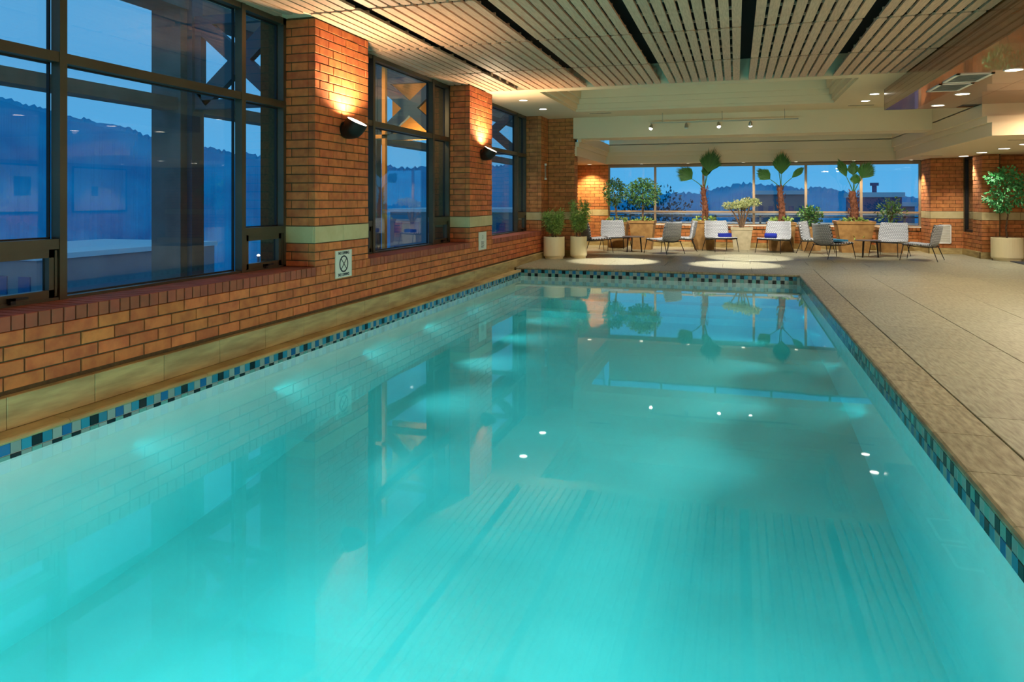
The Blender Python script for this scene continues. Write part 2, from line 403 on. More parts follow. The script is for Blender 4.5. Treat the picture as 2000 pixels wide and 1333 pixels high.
# ---- windows of the left wall
def left_window(idx, y0, y1):
    t = empty('window_%d' % idx, kind='structure')
    zb, zt = .672, 3.62; xf = XF; fr = M['frame']
    def bar(name, ya, yb, za, zb_, d=.09, x=xf):
        return MB().box(x - d, x, ya, yb, za, zb_).build(name, fr, t)
    m0, m1 = (y0 + y1) / 2 - 1.055, (y0 + y1) / 2 + 1.155
    # outer frame
    bar('frame_jamb', y0 - .03, y0 + .05, zb, zt); bar('frame_jamb', y1 - .05, y1 + .03, zb, zt)
    bar('frame_rail', y0 - .03, y1 + .03, zb, zb + .035); bar('frame_rail', y0, y1, 3.54, zt)
    bar('mullion', m0 - .033, m0 + .033, zb, zt, .09, xf + .012); bar('mullion', m1 - .033, m1 + .033, zb, zt, .09, xf + .012)
    bar('transom', y0, y1, 2.556, 2.636, .09, xf + .004)
    # gaskets and panes
    g = MB(); xg = xf - .085
    def opening(ya, yb, za, zb_):
        e = .012
        g.box(xg - .03, xg, ya, ya + e, za, zb_); g.box(xg - .03, xg, yb - e, yb, za, zb_)
        g.box(xg - .03, xg, ya, yb, za, za + e); g.box(xg - .03, xg, ya, yb, zb_ - e, zb_)
        MB().box(xg - .022, xg - .014, ya + .004, yb - .004, za + .004, zb_ - .004).build('pane', M['glass'], t)
    for (ya, yb) in ((y0 + .05, m0 - .033), (m0 + .033, m1 - .033), (m1 + .033, y1 - .05)):
        opening(ya, yb, 2.636, 3.54)
    opening(m0 + .033, m1 - .033, zb + .035, 2.556)
    for (ya, yb) in ((y0 + .05, m0 - .033), (m1 + .033, y1 - .05)):
        bar('transom', ya, yb, 1.085, 1.165, .09, xf + .004)
        opening(ya, yb, 1.165, 2.556)
        # hopper sash
        s = MB(); x = xf - .012
        s.box(x - .06, x, ya, ya + .075, .707, 1.085); s.box(x - .06, x, yb - .075, yb, .707, 1.085)
        s.box(x - .06, x, ya, yb, .707, .768); s.box(x - .06, x, ya, yb, 1.02, 1.085)
        s.box(x, x + .008, ya + .012, ya + .03, .715, 1.077); s.box(x, x + .008, yb - .03, yb - .012, .715, 1.077)
        sash = s.build('hopper_sash', fr, t)
        ym = (ya + yb) / 2
        h = MB(); h.box(xf - .02, xf + .03, ym - .02, ym + .02, .70, .745); h.box(xf + .01, xf + .03, ym - .02, ym + .12, .728, .745)
        h.build('latch_handle', M['gasket'], sash)
        g.box(x - .062, x - .05, ya + .07, ya + .08, .765, 1.024); g.box(x - .062, x - .05, yb - .08, yb - .07, .765, 1.024)
        MB().box(x - .045, x - .037, ya + .07, yb - .07, .76, 1.03).build('pane', M['glass'], t)
    g.build('gasket', M['gasket'], t)
left_window(1, 3.58, 7.46); left_window(2, 8.76, 12.64); left_window(3, 13.94, 17.82)
MB().box(-5.45, -4.7, -1.5, 18.6, 3.62, 4.4).build('wall_left_head', M['cream'], None, 'structure')

# ---- return wall and far-left nook
wr = empty('wall_far_left', kind='structure')
MB().box(-4.9, -4.02, 18.56, 18.95, -.1, 3.62).build('mortar_core', M['mortar'], wr)
jb = MB(); brick_face(wr, (-4.70, 18.55, 0), (1, 0), (0, -1), .70, .16, 3.62, jb); brick_face(wr, (-4.0, 18.56, 0), (0, 1), (1, 0), .4, .16, 2.9, jb)
jb.build('brick', M['brick_i'], wr, 'stuff')
band_stones(wr, (-4.70, 18.55, 0), (1, 0), (0, -1), .70); band_stones(wr, (-4.0, 18.56, 0), (0, 1), (1, 0), .4)
MB().box(-4.7, -3.98, 18.52, 18.6, 0, .16).build('kerb_stone', M['travertine'], wr)
MB().box(-5.2, -4.98, 18.95, 23.6, 0, 2.7).build('nook_wall', M['brick_i'], wr)

# ---- back wall
wb = empty('wall_back', kind='structure')
YB = 23.5
c = MB(); c.box(-5.2, -3.96, YB + .012, YB + .4, 0, 2.9); c.box(-3.96, 5.1, YB + .012, YB + .4, 0, SILL - .05); c.box(-5.2, 9, YB + .02, YB + .4, 2.60, 3.0)
c.box(5.11, 5.5, 22.46, YB + .4, 0, 2.9); c.box(5.11, 6.2, 22.462, 22.9, 0, 2.9)
c.build('mortar_core', M['mortar'], wb)
jb = MB()
brick_face(wb, (-5.0, YB, 0), (1, 0), (0, -1), 1.05, .16, 2.62, jb)
brick_face(wb, (-3.95, YB, 0), (1, 0), (0, -1), 9.05, .16, SILL - .1, jb)
brick_face(wb, (5.10, 22.45, 0), (0, 1), (-1, 0), 1.05, .16, 2.62, jb)
brick_face(wb, (5.10, 22.45, 0), (1, 0), (0, -1), .80, .16, 2.62, jb)
jb.build('brick', M['brick_i'], wb, 'stuff')
sl = MB(); x = -3.96
while x < 5.08: sl.box(x, x + BH - J, YB - .012, YB + .13, SILL - .1, SILL - .005); x += BH
sl.build('rowlock_brick', M['brick_i'], wb, 'stuff')
MB().box(-3.96, 5.1, YB - .02, YB + .2, SILL - .012, SILL + .012).build('sill_board', M['white'], wb)
band_stones(wb, (-5.0, YB, 0), (1, 0), (0, -1), 1.05); band_stones(wb, (5.10, 22.45, 0), (0, 1), (-1, 0), 1.05); band_stones(wb, (5.10, 22.45, 0), (1, 0), (0, -1), .8)
bb = MB(); bb.box(-5.0, 5.08, YB - .03, YB + .05, 0, .16); bb.box(5.07, 5.15, 22.43, YB, 0, .16); bb.box(5.07, 5.95, 22.42, 22.5, 0, .16)
bb.build('baseboard_back', M['travertine'], None, 'structure')
# right pillar beside the big ficus
rp_ = empty('brick_pillar', kind='structure')
c = MB(); c.box(5.91, 6.3, 20.92, 21.6, 0, 2.7); c.box(5.91, 6.3, 21.6, 22.5, 0, .62); c.box(6.25, 9.2, 21.32, 21.8, 0, 2.7); c.build('mortar_core', M['mortar'], rp_)
jb = MB(); brick_face(rp_, (5.90, 20.91, 0), (1, 0), (0, -1), .38, .16, 2.62, jb); brick_face(rp_, (5.90, 20.91, 0), (0, 1), (-1, 0), .75, .16, 2.62, jb)
brick_face(rp_, (5.90, 21.66, 0), (0, 1), (-1, 0), .85, .16, .62, jb); brick_face(rp_, (6.28, 21.31, 0), (1, 0), (0, -1), 2.9, .16, 2.62, jb)
jb.build('brick', M['brick_i'], rp_, 'stuff')
band_stones(rp_, (5.90, 20.91, 0), (1, 0), (0, -1), .38); band_stones(rp_, (5.90, 20.91, 0), (0, 1), (-1, 0), .7); band_stones(rp_, (6.28, 21.31, 0), (1, 0), (0, -1), 2.9)
MB().box(5.86, 9.1, 20.87, 20.95, 0, .16).box(5.86, 5.94, 20.9, 22.5, 0, .16).build('kerb_stone', M['travertine'], rp_)
wn5 = empty('window_5', kind='structure')
b = MB(); b.box(5.93, 6.0, 21.66, 21.72, .62, 2.62); b.box(5.93, 6.0, 22.40, 22.46, .62, 2.62); b.box(5.93, 6.0, 21.66, 22.46, .62, .68); b.box(5.93, 6.0, 21.66, 22.46, 2.56, 2.62); b.build('frame', M['gasket'], wn5)
MB().box(5.96, 5.968, 21.72, 22.40, .68, 2.56).build('pane', M['glass'], wn5)

# ---- back window: six bays
wk = empty('window_4', kind='structure')
xs = [-3.94, -2.46, -.97, .53, 2.02, 3.54, 5.09]
fr = mat('painted_window_frame', srgb(150, 132, 108), .5)
for i, x in enumerate(xs):
    wdt = .035 if 0 < i < 6 else .03
    MB().box(x - wdt, x + wdt, YB + .06, YB + .15, SILL, 2.58).build('mullion', fr, wk)
MB().box(-3.96, 5.1, YB + .05, YB + .15, 2.52, 2.60).build('head_rail', fr, wk)
MB().box(-3.96, 5.1, YB + .05, YB + .15, 1.075, 1.135).build('transom', fr, wk)
MB().box(-3.96, 5.1, YB + .05, YB + .15, SILL, SILL + .05).build('bottom_rail', fr, wk)
for i in range(6):
    MB().box(xs[i] + .035, xs[i + 1] - .035, YB + .10, YB + .108, 1.135, 2.52).build('pane', M['glass'], wk)
    MB().box(xs[i] + .035, xs[i + 1] - .035, YB + .10, YB + .108, SILL + .05, 1.075).build('pane', M['glass'], wk)

# ---- pool basin
pool = empty('pool_basin', kind='structure')
PX0, PX1, PY0, PY1, ZW = -4.5, 1.2, .6, 15.3, -.20
fl = MB(); prof = [(.5, -1.5), (4.2, -1.42), (5.4, -1.33), (6.6, -1.18), (7.8, -1.04), (9.2, -.94), (11, -.88), (15.4, -.85)]
for (ya, za), (yb, zb) in zip(prof[:-1], prof[1:]):
    fl.add([(PX0 - .1, ya, za), (PX1 + .1, ya, za), (PX1 + .1, yb, zb), (PX0 - .1, yb, zb)], [(0, 1, 2, 3)])
fl.build('pool_floor', M['plaster'], pool)
MB().box(PX0 - .25, PX0 - .006, PY0 - .1, PY1 + .1, -1.7, -.106).build('pool_wall', M['plaster'], pool)
MB().box(PX1 + .006, PX1 + .25, PY0 - .1, PY1 + .1, -1.7, -.05).build('pool_wall', M['plaster'], pool)
MB().box(PX0 - .1, PX1 + .1, PY1 + .006, PY1 + .25, -1.7, -.05).build('pool_wall', M['plaster'], pool)
MB().box(PX0 - .1, PX1 + .1, PY0 - .25, PY0 - .006, -1.7, -.05).build('pool_wall', M['plaster'], pool)
st = MB(); st.box(PX0, PX1, 14.86, 15.3, -1.0, -.36); st.box(PX0, PX1, 14.46, 14.87, -1.0, -.56); st.box(PX0, PX1, 14.06, 14.47, -1.0, -.74)
st.build('entry_steps', M['plaster'], pool)
T = .0762
ROW1 = ['t_black', 't_light', 't_grey', 't_blue', 't_grey', 't_light']; ROW2 = ['t_teal', 't_grey', 't_black', 't_teal', 't_black', 't_grey']
def tile_run(p0, u, n, count, ztop, rows, phase, limit, h2=T):
    """limit(i) true -> individual tile"""
    u = Vector((u[0], u[1], 0)); n = Vector((n[0], n[1], 0)); rz = math.atan2(u.y, u.x)
    flip = (Vector((math.sin(rz), -math.cos(rz), 0)) - n).length > .1
    st = {}
    for r, row in enumerate(rows):
        for i in range(count):
            th = h2 if r else T
            k = row[(i + phase) % 6]; ctr = Vector(p0) + u * (T * (i + .5)) - n * .001; ctr.z = ztop - T * r - th / 2
            if limit(i):
                piece(chamfer_mesh(T - .005, .012, th - .005, M[k], 'waterline_tile', .0015), 'waterline_tile', ctr, rz + (math.pi if flip else 0), pool)
            else:
                st.setdefault(k, MB()).obox(ctr, u * (T - .005) / 2, n * .006, (0, 0, (th - .005) / 2))
    for k, b in st.items(): b.build('waterline_tile', M[k], pool, 'stuff')
tile_run((PX0, 1.2, 0), (0, 1), (1, 0), 185, -.104, [ROW1, ROW2], 3, lambda i: 20 <= i < 98, .032)
tile_run((PX1, 2.3, 0), (0, 1), (-1, 0), 170, -.045, [ROW2, ROW1], 0, lambda i: i < 60)
tile_run((PX0 + .01, PY1, 0), (1, 0), (0, -1), 74, -.045, [ROW1, ROW2], 0, lambda i: False)
# water body
wt = MB().box(PX0 - .02, PX1 + .02, PY0 - .05, PY1 + .02, -1.62, ZW).build('pool_water', M['water'])
tag(wt, 'still turquoise pool water filling the long basin', 'water', kind='stuff')

# ---- deck
dk = empty('floor', kind='structure')
MB().box(PX1 + .02, 9.2, -1.5, YB, -.12, -.012).build('joint_bed', M['joint'], dk)
MB().box(-5.2, PX1 + .1, PY1 + .02, YB, -.12, -.012).build('joint_bed', M['joint'], dk)
MB().box(-5.0, PX1 + .1, -2.5, PY0 - .02, -.12, -.001).build('near_deck', M['deck'], dk)
def slab(x0, x1, y0, y1, name='paving_slab', m=None, zt=0.0):
    g = .0025; b = MB(); x0 += g; x1 -= g; y0 += g; y1 -= g; c = .004; z0 = -.05
    cx, cy_ = (x0 + x1) / 2, (y0 + y1) / 2; hx, hy = (x1 - x0) / 2, (y1 - y0) / 2
    vs = [(-hx, -hy, z0), (hx, -hy, z0), (hx, hy, z0), (-hx, hy, z0), (-hx, -hy, -c), (hx, -hy, -c), (hx, hy, -c), (-hx, hy, -c),
          (-hx + c, -hy + c, 0), (hx - c, -hy + c, 0), (hx - c, hy - c, 0), (-hx + c, hy - c, 0)]
    fs = [(0, 3, 2, 1)] + [(a + k, a + (k + 1) % 4, a + 4 + (k + 1) % 4, a + 4 + k) for a in (0, 4) for k in range(4)] + [(8, 9, 10, 11)]
    b.add(vs, fs); b.build(name, m or M['deck'], dk, loc=(cx, cy_, zt + random.uniform(-.0008, .0008)))
def coping(y0, y1):      # right coping stones with a rounded nose towards the pool
    b = MB(); L = y1 - y0 - .006; prof = [(1.56, -.045), (1.20, -.045), (1.188, -.034), (1.186, -.02), (1.194, -.006), (1.21, 0), (1.552, 0), (1.556, -.004)]
    n = len(prof); vs = [(x, 0, z) for x, z in prof] + [(x, L, z) for x, z in prof]
    b.add(vs, [tuple(range(n)), tuple(reversed(range(n, 2 * n)))] + [(k, k + n, (k + 1) % n + n, (k + 1) % n) for k in range(n)])
    b.build('coping_stone', M['deck2'], dk, loc=(0, y0 + .003, 0))
M['deck2'] = mat('coping_travertine', srgb(154, 147, 116), .42, base2=srgb(112, 104, 78), scale=5.5, stretch=(6, 1.3, 1), bump=.5, rnd='object', rndval=.05, detail=8, dist=.006)
y = 1.0
while y < 15.25: coping(y, min(y + .70, 15.3)); y += .70
x = PX0 - .1
while x < 1.55:
    x1 = min(x + .72, 1.56)
    b = MB(); L = x1 - x - .004; prof = [(15.62, -.045), (15.30, -.045), (15.288, -.034), (15.286, -.02), (15.294, -.006), (15.31, 0), (15.616, 0)]
    n = len(prof); b.add([(0, yy, z) for yy, z in prof] + [(L, yy, z) for yy, z in prof], [tuple(reversed(range(n))), tuple(range(n, 2 * n))] + [((k + 1) % n, (k + 1) % n + n, k + n, k) for k in range(n)])
    b.build('coping_stone', M['deck2'], dk, loc=(x, 0, 0)); x = x1
# slabs beside the pool
r = 0; x = 1.562
while x < 9.1:
    x1 = x + .92; y = -.6 + (.6 if r % 2 else 0)
    while y < 15.6:
        y1 = min(y + 1.25, 15.62)
        if y1 > 1.2: slab(x, x1, y, y1)
        y = y1
    x = x1; r += 1
r = 0; y = 15.622
while y < YB:
    y1 = min(y + .98, YB); x = -4.68 - (.6 if r % 2 else 0)
    while x < 9.1:
        slab(max(x, -5.0), x + 1.25, y, y1); x += 1.25
    y = y1; r += 1

# ---- ceilings
# plenum above the slats
cp = empty('ceiling', kind='structure')
pl = MB(); pl.box(-4.72, 2.78, -2.6, 13.6, 3.98, 4.05); pl.build('plenum_deck', M['creamdk'], cp)
MB().box(-4.75, -4.69, -2.6, 13.6, 3.64, 4.0).build('plenum_side', M['creamdk'], cp); MB().box(2.751, 2.80, -2.6, 15.5, 3.3, 4.3).build('plenum_side', M['creamdk'], cp)
def slat_mesh(wd, L):
    key = ('slat', round(wd, 3), round(L, 3))
    if key in _cache: return _cache[key]
    x, y, c = wd / 2, L / 2, .036; ol = [(-x + c, -y), (x - c, -y), (x - c * .3, -y + c * .3), (x, -y + c), (x, y - c), (x - c * .3, y - c * .3), (x - c, y), (-x + c, y), (-x + c * .3, y - c * .3), (-x, y - c), (-x, -y + c), (-x + c * .3, -y + c * .3)]
    n = 12; b = MB(); b.add([(px, py, 0) for px, py in ol] + [(px, py, .03) for px, py in ol],
        [tuple(reversed(range(n))), tuple(range(n, 2 * n))] + [(k, (k + 1) % n, (k + 1) % n + n, k + n) for k in range(n)])
    me = b.mesh('slat', M['slat']); _cache[key] = me; return me
ROWS = [(11.53, 13.55), (9.42, 11.48), (7.31, 9.37), (5.20, 7.26), (3.09, 5.15), (.98, 3.04), (-1.2, .93)]
G = [.14 + 1.37 * k for k in range(-3, 2)]
bays = [(-4.69, G[0] - .06)] + [(G[k] + .06, G[k + 1] - .06) for k in range(4)] + [(G[4] + .06, 2.73)]
far = MB(); car = MB()
for ri, (ya, yb) in enumerate(ROWS):
    for (xa, xb) in bays:
        n = round((xb - xa) / .139); pt = (xb - xa) / n
        for i in range(n):
            xc = xa + pt * (i + .5)
            if ri < 4: piece(slat_mesh(.106, yb - ya), 'slat', (xc, (ya + yb) / 2, 3.6 + random.uniform(-.0015, .0015)), 0, cp)
            else: far.box(xc - .053, xc + .053, ya, yb, 3.6, 3.63)
        for f in (.12, .37, .63, .88) if True else ():
            yy = ya + (yb - ya) * f; car.box(xa + .02, xb - .02, yy - .016, yy + .016, 3.632, 3.66)
for (ya, yb) in ROWS:          # slats running on over the window recesses
    for (wa, wb_) in ((3.6, 7.44), (8.78, 12.62)):
        a, b_ = max(ya, wa), min(yb, wb_)
        if b_ - a < .3: continue
        for xc in (-4.76, -4.90, -5.04): piece(slat_mesh(.106, b_ - a), 'slat', (xc, (a + b_) / 2, 3.6), 0, cp)
far.box(-5.1, -4.7, -1, 2.2, 3.6, 3.63)
far.build('slat', M['slat_i'], cp, 'stuff')
car.build('slat_carrier', M['slat_i'], cp, 'stuff')

# cream ceiling beyond the slats with its stepped tray
cc = empty('ceiling_cream', kind='structure')
TX0, TX1, TY0, TY1 = -3.70, 2.05, 13.9, 17.3
b = MB()
b.box(-5.4, TX0, 13.56, 18.9, 3.6, 3.7); b.box(TX1, 4.3, 13.56, 18.6, 3.6, 3.7); b.box(TX0, TX1, TY1, 18.9, 3.6, 3.7); b.box(TX0, TX1, 13.56, TY0, 3.6, 3.7)
b.build('flat_ceiling', M['cream'], cc)
MB().box(-4.75, 2.78, 13.565, 13.62, 3.602, 4.1).build('plenum_end', M['cream'], cc)
zz = 3.7
for i, (ins, z0, z1) in enumerate(((.05, 3.66, 3.80), (.11, 3.78, 3.92), (.17, 3.90, 4.3))):
    a, b_, c_, d = TX0 + ins - .06, TX1 - ins + .06, TY0 + ins - .06, TY1 - ins + .06
    b = MB(); t_ = .06
    b.box(a - t_, a + .06, c_ - t_, d + t_, z0, z1); b.box(b_ - .06, b_ + t_, c_ - t_, d + t_, z0, z1)
    b.box(a, b_, c_ - t_, c_ + .06, z0, z1); b.box(a, b_, d - .06, d + t_, z0, z1)
    b.build('tray_step', M['cream'], cc)
MB().box(TX0, TX1, TY0, TY1, 4.28, 4.34).build('tray_top', M['cream'], cc)
# beam before the skylight well
MB().box(-4.02, 4.24, 18.5, 19.3, 3.06, 3.7).build('beam', M['cream'], cc)
# low perimeter ceilings
lo = empty('ceiling_low', kind='structure')
b = MB(); b.box(4.46, 9.3, 15.0, 23.9, 2.62, 2.7); b.box(-5.3, -4.05, 18.6, 23.9, 2.62, 2.7); b.box(-4.05, 4.46, 23.2, 23.9, 2.62, 2.7)
b.build('flat_ceiling', M['cream'], lo)
def ring(ins, z0, z1):
    b = MB(); x0, x1, y1 = -3.95 + ins, 4.36 - ins, 23.1 - ins
    b.box(x0 - .1, x0, 18.6, y1 + .1, z0, z1); b.box(x1, x1 + .1, 15.0 + ins, y1 + .1, z0, z1); b.box(x0, x1, y1, y1 + .1, z0, z1)
    b.box(x1, 9.3, 14.9 + ins, 15.0 + ins, z0, z1)
    b.build('cove_step', M['cream'], lo)
ring(0, 2.62, 2.86); ring(.06, 2.855, 2.98); ring(.12, 2.975, 3.22)
b = MB(); b.box(4.24, 4.34, 15.03, 23.3, 3.2, 4.6); b.box(-3.83, 4.24, 22.98, 23.08, 3.2, 3.80)
b.build('well_wall', M['cream'], lo)
MB().box(-3.93, -3.83, 18.6, 19.4, 3.2, 4.6).box(-4.0, 4.3, 19.2, 19.3, 3.6, 4.6).build('well_wall', M['cream'], lo)
wl6 = empty('window_6', kind='structure')      # clerestory round the well
b = MB()
for k in range(6):
    x = -3.83 + 8.07 * k / 5; b.box(x - .03, x + .03, 22.99, 23.06, 3.80, 4.5)
b.box(-3.83, 4.24, 22.99, 23.06, 3.79, 3.84); b.box(-3.83, 4.24, 22.99, 23.06, 4.44, 4.5); b.build('clerestory_frame', fr, wl6)
for k in range(5): MB().box(-3.80 + 8.07 * k / 5, -3.86 + 8.07 * (k + 1) / 5, 23.02, 23.028, 3.84, 4.44).build('pane', M['glass'], wl6)
MB().box(-3.92, -3.912, 19.4, 22.98, 3.2, 4.44).build('pane', M['glass'], wl6)
MB().box(-4.2, 4.5, 19.2, 23.3, 4.5, 4.6).build('well_roof', M['cream'], lo)

# wood soffit on the right
ws = empty('ceiling_wood', kind='structure')
def board(x0, x1, y0, y1, z0, z1, name): MB().box(x0 - (x0 + x1) / 2, x1 - (x0 + x1) / 2, -(y1 - y0) / 2, (y1 - y0) / 2, z0, z1).build(name, M['wood'], ws, loc=((x0 + x1) / 2, (y0 + y1) / 2, 0))
MB().box(2.76, 9.3, -2.6, 15.0, 3.222, 3.3).box(2.76, 4.22, 14.8, 15.48, 3.215, 3.3).build('soffit_deck', M['gasket'], ws)
for k, (x0, x1) in enumerate(((2.73, 3.93), (3.934, 5.13), (5.134, 6.33), (6.334, 7.73), (7.734, 9.2))):
    for j, (y0, y1) in enumerate(((-2.5, 1.4), (1.404, 4.9), (4.904, 8.4), (8.404, 11.9), (11.904, 15.5))):
        if x0 > 3.9 and y1 > 15: y1 = 15.02
        board(x0, min(x1, 9.2), y0, y1, 3.2, 3.22, 'soffit_panel')
for j, (y0, y1) in enumerate(((-2.5, 1.4), (1.404, 4.9), (4.904, 8.4), (8.404, 11.9), (11.904, 15.5))):
    for z0 in (3.222, 3.30, 3.378, 3.456, 3.534): board(2.73, 2.75, y0, y1, z0, z0 + .076, 'fascia_board')
MB().box(2.73, 4.23, 15.48, 15.5, 3.2, 3.62).build('soffit_end', M['wood'], ws)

# walls out of view that close the room
MB().box(9.2, 9.4, -2.6, 23.9, 0, 3.4).build('wall_right', M['brick_i'], None, 'structure')
MB().box(-5.5, 9.4, -2.8, -2.6, 0, 4.1).build('wall_near', M['cream'], None, 'structure')

# ================================================================== FITTINGS
# ---- wall sconces: bent bronze tube with the open mouth upwards
def make_sconce(y, label):
    t = empty('wall_sconce', (XW, y, 2.36), label=label, cat='wall lamp', group='bronze wall sconces on the brick pillars')
    r0 = .135; pts = []; rr = []
    for k in range(11):
        a = k / 10; ang = R(66) * a
        pts.append((.01 + .20 * math.sin(ang), 0, -.03 + .20 * (1 - math.cos(ang)))); rr.append(.085 + (r0 - .085) * min(1, a * 2.0))
    b = MB().tube(pts, rr, 24, cap=False); n = len(b.v)
    b.f.append(tuple(reversed(range(24))))
    # inner lining
    pts2 = pts[5:]; rr2 = [x - .008 for x in rr[5:]]; c = MB().tube(pts2, rr2, 24, cap=False); c.f = [tuple(reversed(f)) for f in c.f]
    shade = b.build('shade', M['sconce'], t, smooth=True)
    MB().lathe((0, 0, 0), [(.09, 0), (.09, .012)], 24).build('back_plate', M['sconce'], t).rotation_euler = (0, R(90), 0)
    c.build('liner', M['white'], t, smooth=True)
    ax_ = Vector((math.cos(R(66)), 0, math.sin(R(66)))); ctr = Vector(pts[-1]) - ax_ * .008
    L = MB().tube([ctr - ax_ * .004, ctr], [.126, .126], 24)
    L.build('lamp_lens', M['lens_w'], t)
    lamp('sconce_lamp', 'SPOT', (XW + .20, y, 2.36 + .12), P_SCONCE, (1.0, .72, .44), .07, (XW + .20, y + .0, 3.6), 150, .6)
    return t
make_sconce(8.11, 'bronze uplight sconce above the no diving sign on the nearer brick pillar')
make_sconce(13.29, 'smaller-looking bronze uplight sconce on the far brick pillar between the second and third windows')
s0 = make_sconce(2.93, 'bronze uplight sconce on the brick pillar before the first window')

# ---- signs
def sign(y0, y1, z0, z1, label, kind):
    t = empty('wall_sign', (XW + .004, (y0 + y1) / 2, (z0 + z1) / 2), label=label, cat='sign')
    w2, h2 = (y1 - y0) / 2, (z1 - z0) / 2
    MB().box(0, .006, -w2, w2, -h2, h2).build('board', M['sign'], t)
    rim = MB()
    for (a, b_, c, d) in ((-w2, -w2 + .005, -h2, h2), (w2 - .005, w2, -h2, h2), (-w2, w2, -h2, -h2 + .005), (-w2, w2, h2 - .005, h2)): rim.box(.006, .008, a, b_, c, d)
    rim.build('rim', M['band'], t)
    def text(s, z, size):
        cu = bpy.data.curves.new('lettering', 'FONT'); cu.body = s; cu.size = size; cu.align_x = 'CENTER'; cu.align_y = 'CENTER'; cu.extrude = .001; cu.offset = .0012
        cu.materials.append(M['ink']); tmp = bpy.data.objects.new('lettering', cu)
        me = bpy.data.meshes.new_from_object(tmp); bpy.data.objects.remove(tmp); ob = bpy.data.objects.new('lettering', me); col.objects.link(ob); ob.parent = t
        ob.location = (.008, 0, z); ob.rotation_euler = (R(90), 0, R(90))
    if kind == 1:
        text('NO DIVING', h2 * .78, .05); text('NO DIVING', -h2 * .78, .05)
        c = MB(); n = 40; r1, r2 = .105, .088
        for k in range(n):
            a, b_ = 2 * math.pi * k / n, 2 * math.pi * (k + 1) / n
            P = lambda r, a, x: (x, r * math.cos(a), r * math.sin(a))
            c.add([P(r1, a, .006), P(r1, b_, .006), P(r2, b_, .006), P(r2, a, .006), P(r1, a, .009), P(r1, b_, .009), P(r2, b_, .009), P(r2, a, .009)],
                  [(4, 5, 6, 7), (0, 1, 5, 4), (3, 7, 6, 2), (0, 3, 2, 1)])
        c.bar((.008, -.065, -.065), (.008, .065, .065), .003, .011, up=(1, 0, 0)); c.bar((.008, -.065, .065), (.008, .065, -.065), .003, .011, up=(1, 0, 0))
        c.build('symbol', M['ink'], t)
    else:
        c = MB(); n = 24
        for k in range(n):
            a, b_ = 2 * math.pi * k / n, 2 * math.pi * (k + 1) / n; P = lambda r, a, x: (x, r * math.cos(a), .075 + r * math.sin(a))
            c.add([P(.035, a, .009), P(.035, b_, .009), P(.028, b_, .009), P(.028, a, .009)], [(0, 1, 2, 3)])
        for k in range(6): c.box(.006, .008, -.09 + .01 * (k % 2), .09 - .015 * (k % 3), -.02 - .022 * k, -.012 - .022 * k)
        c.build('symbol', M['ink'], t)
sign(7.90, 8.30, .50, .845, 'white sign with a crossed circle between two printed lines', 1)
sign(13.11, 13.56, .505, .855, 'white notice with small print on the far pillar near the potted shrubs', 2)

# ---- pale tube lamp on the last pillar
t = empty('tube_fixture', (XW, 18.2, 2.2), label='slim grey vertical tube fixture with white ends on the last brick pillar', cat='wall fixture')
MB().box(.0, .03, -.03, .03, -.16, .16).build('body', M['chrome'], t)
MB().box(.0, .045, -.04, .04, .16, .21).build('end_cap', M['white'], t); MB().box(.0, .045, -.04, .04, -.21, -.16).build('end_cap', M['white'], t)

# ---- recessed ceiling lamps
def downlight(x, y, z, r, label, group, lens, power=None, color=LN, ang=95, name='recessed_light'):
    t = empty(name, (x, y, z), label=label, cat='ceiling light', group=group)
    b = MB(); n = 24; pr = [(r, -.006), (r * 1.18, -.008), (r * 1.2, -.001), (r * 1.2, .0)]
    vs = []; fs = []
    for rr, zz_ in pr:
        for k in range(n): a = 2 * math.pi * k / n; vs.append((rr * math.cos(a), rr * math.sin(a), zz_))
    for i in range(3):
        for k in range(n): fs.append((i * n + k, (i + 1) * n + k, (i + 1) * n + (k + 1) % n, i * n + (k + 1) % n))
    b.add(vs, fs); b.build('trim_ring', M['white'], t)
    MB().lathe((0, 0, 0), [(r, -.005), (r, -.001)], n).build('lens', lens, t)
    if power: lamp('lamp', 'SPOT', (x, y, z - .03), power, color, r * .6, (x, y, 0), ang, .7)
    return t
low = [(5.69, 21.65, 'farthest'), (5.68, 20.15, 'second farthest'), (5.72, 18.75, 'third'), (5.70, 17.4, 'nearest')]
for i, (x, y, wd) in enumerate(low):
    downlight(x, y, 2.62, .11, ['round recessed light in the low ceiling, leftmost and farthest of its row of four', 'round recessed light in the low ceiling, second from the far end of its row',
              'round recessed light in the low ceiling, third from the far end of its row', 'round recessed light in the low ceiling nearest the cream stepped corner'][i], 'recessed lights in the low ceiling', M['lens_n'], P_DOWN)
for i, (x, y) in enumerate(((3.53, 15.0), (3.53, 13.5), (3.53, 11.2))):
    downlight(x, y, 3.2, .10, ['dim recessed light at the far end of the glossy wood soffit', 'recessed light in the wood soffit just beyond the air vents', 'recessed light in the wood soffit before the air vents'][i],
              'recessed lights in the wood soffit', M['lens_w'], P_DOWN, LW)
for y, lb in ((7.0, 'recessed light in the near wood soffit beyond the top right of the picture'), (3.0, 'recessed light in the wood soffit closest to the viewer, out of the picture')):
    downlight(3.53, y, 3.2, .10, lb, 'recessed lights in the wood soffit', M['lens_w'], P_DOWN, LW)
for i, (x, y) in enumerate(((-4.33, 14.93), (-4.31, 16.5), (2.66, 16.1), (2.66, 17.15))):
    downlight(x, y, 3.6, .085, ['round recessed light in the cream ceiling above the third window, nearer of two', 'round recessed light in the cream ceiling before the last brick pillar, farther of two',
              'recessed light in the cream ceiling left of the wood soffit tip, nearer of two', 'recessed light in the cream ceiling left of the wood soffit tip, farther of two'][i], 'recessed lights in the cream ceiling', M['lens_n'], P_DOWN * .7)
fl_ = [-2.86, -1.42, .22, 1.72, 3.30, 4.80]
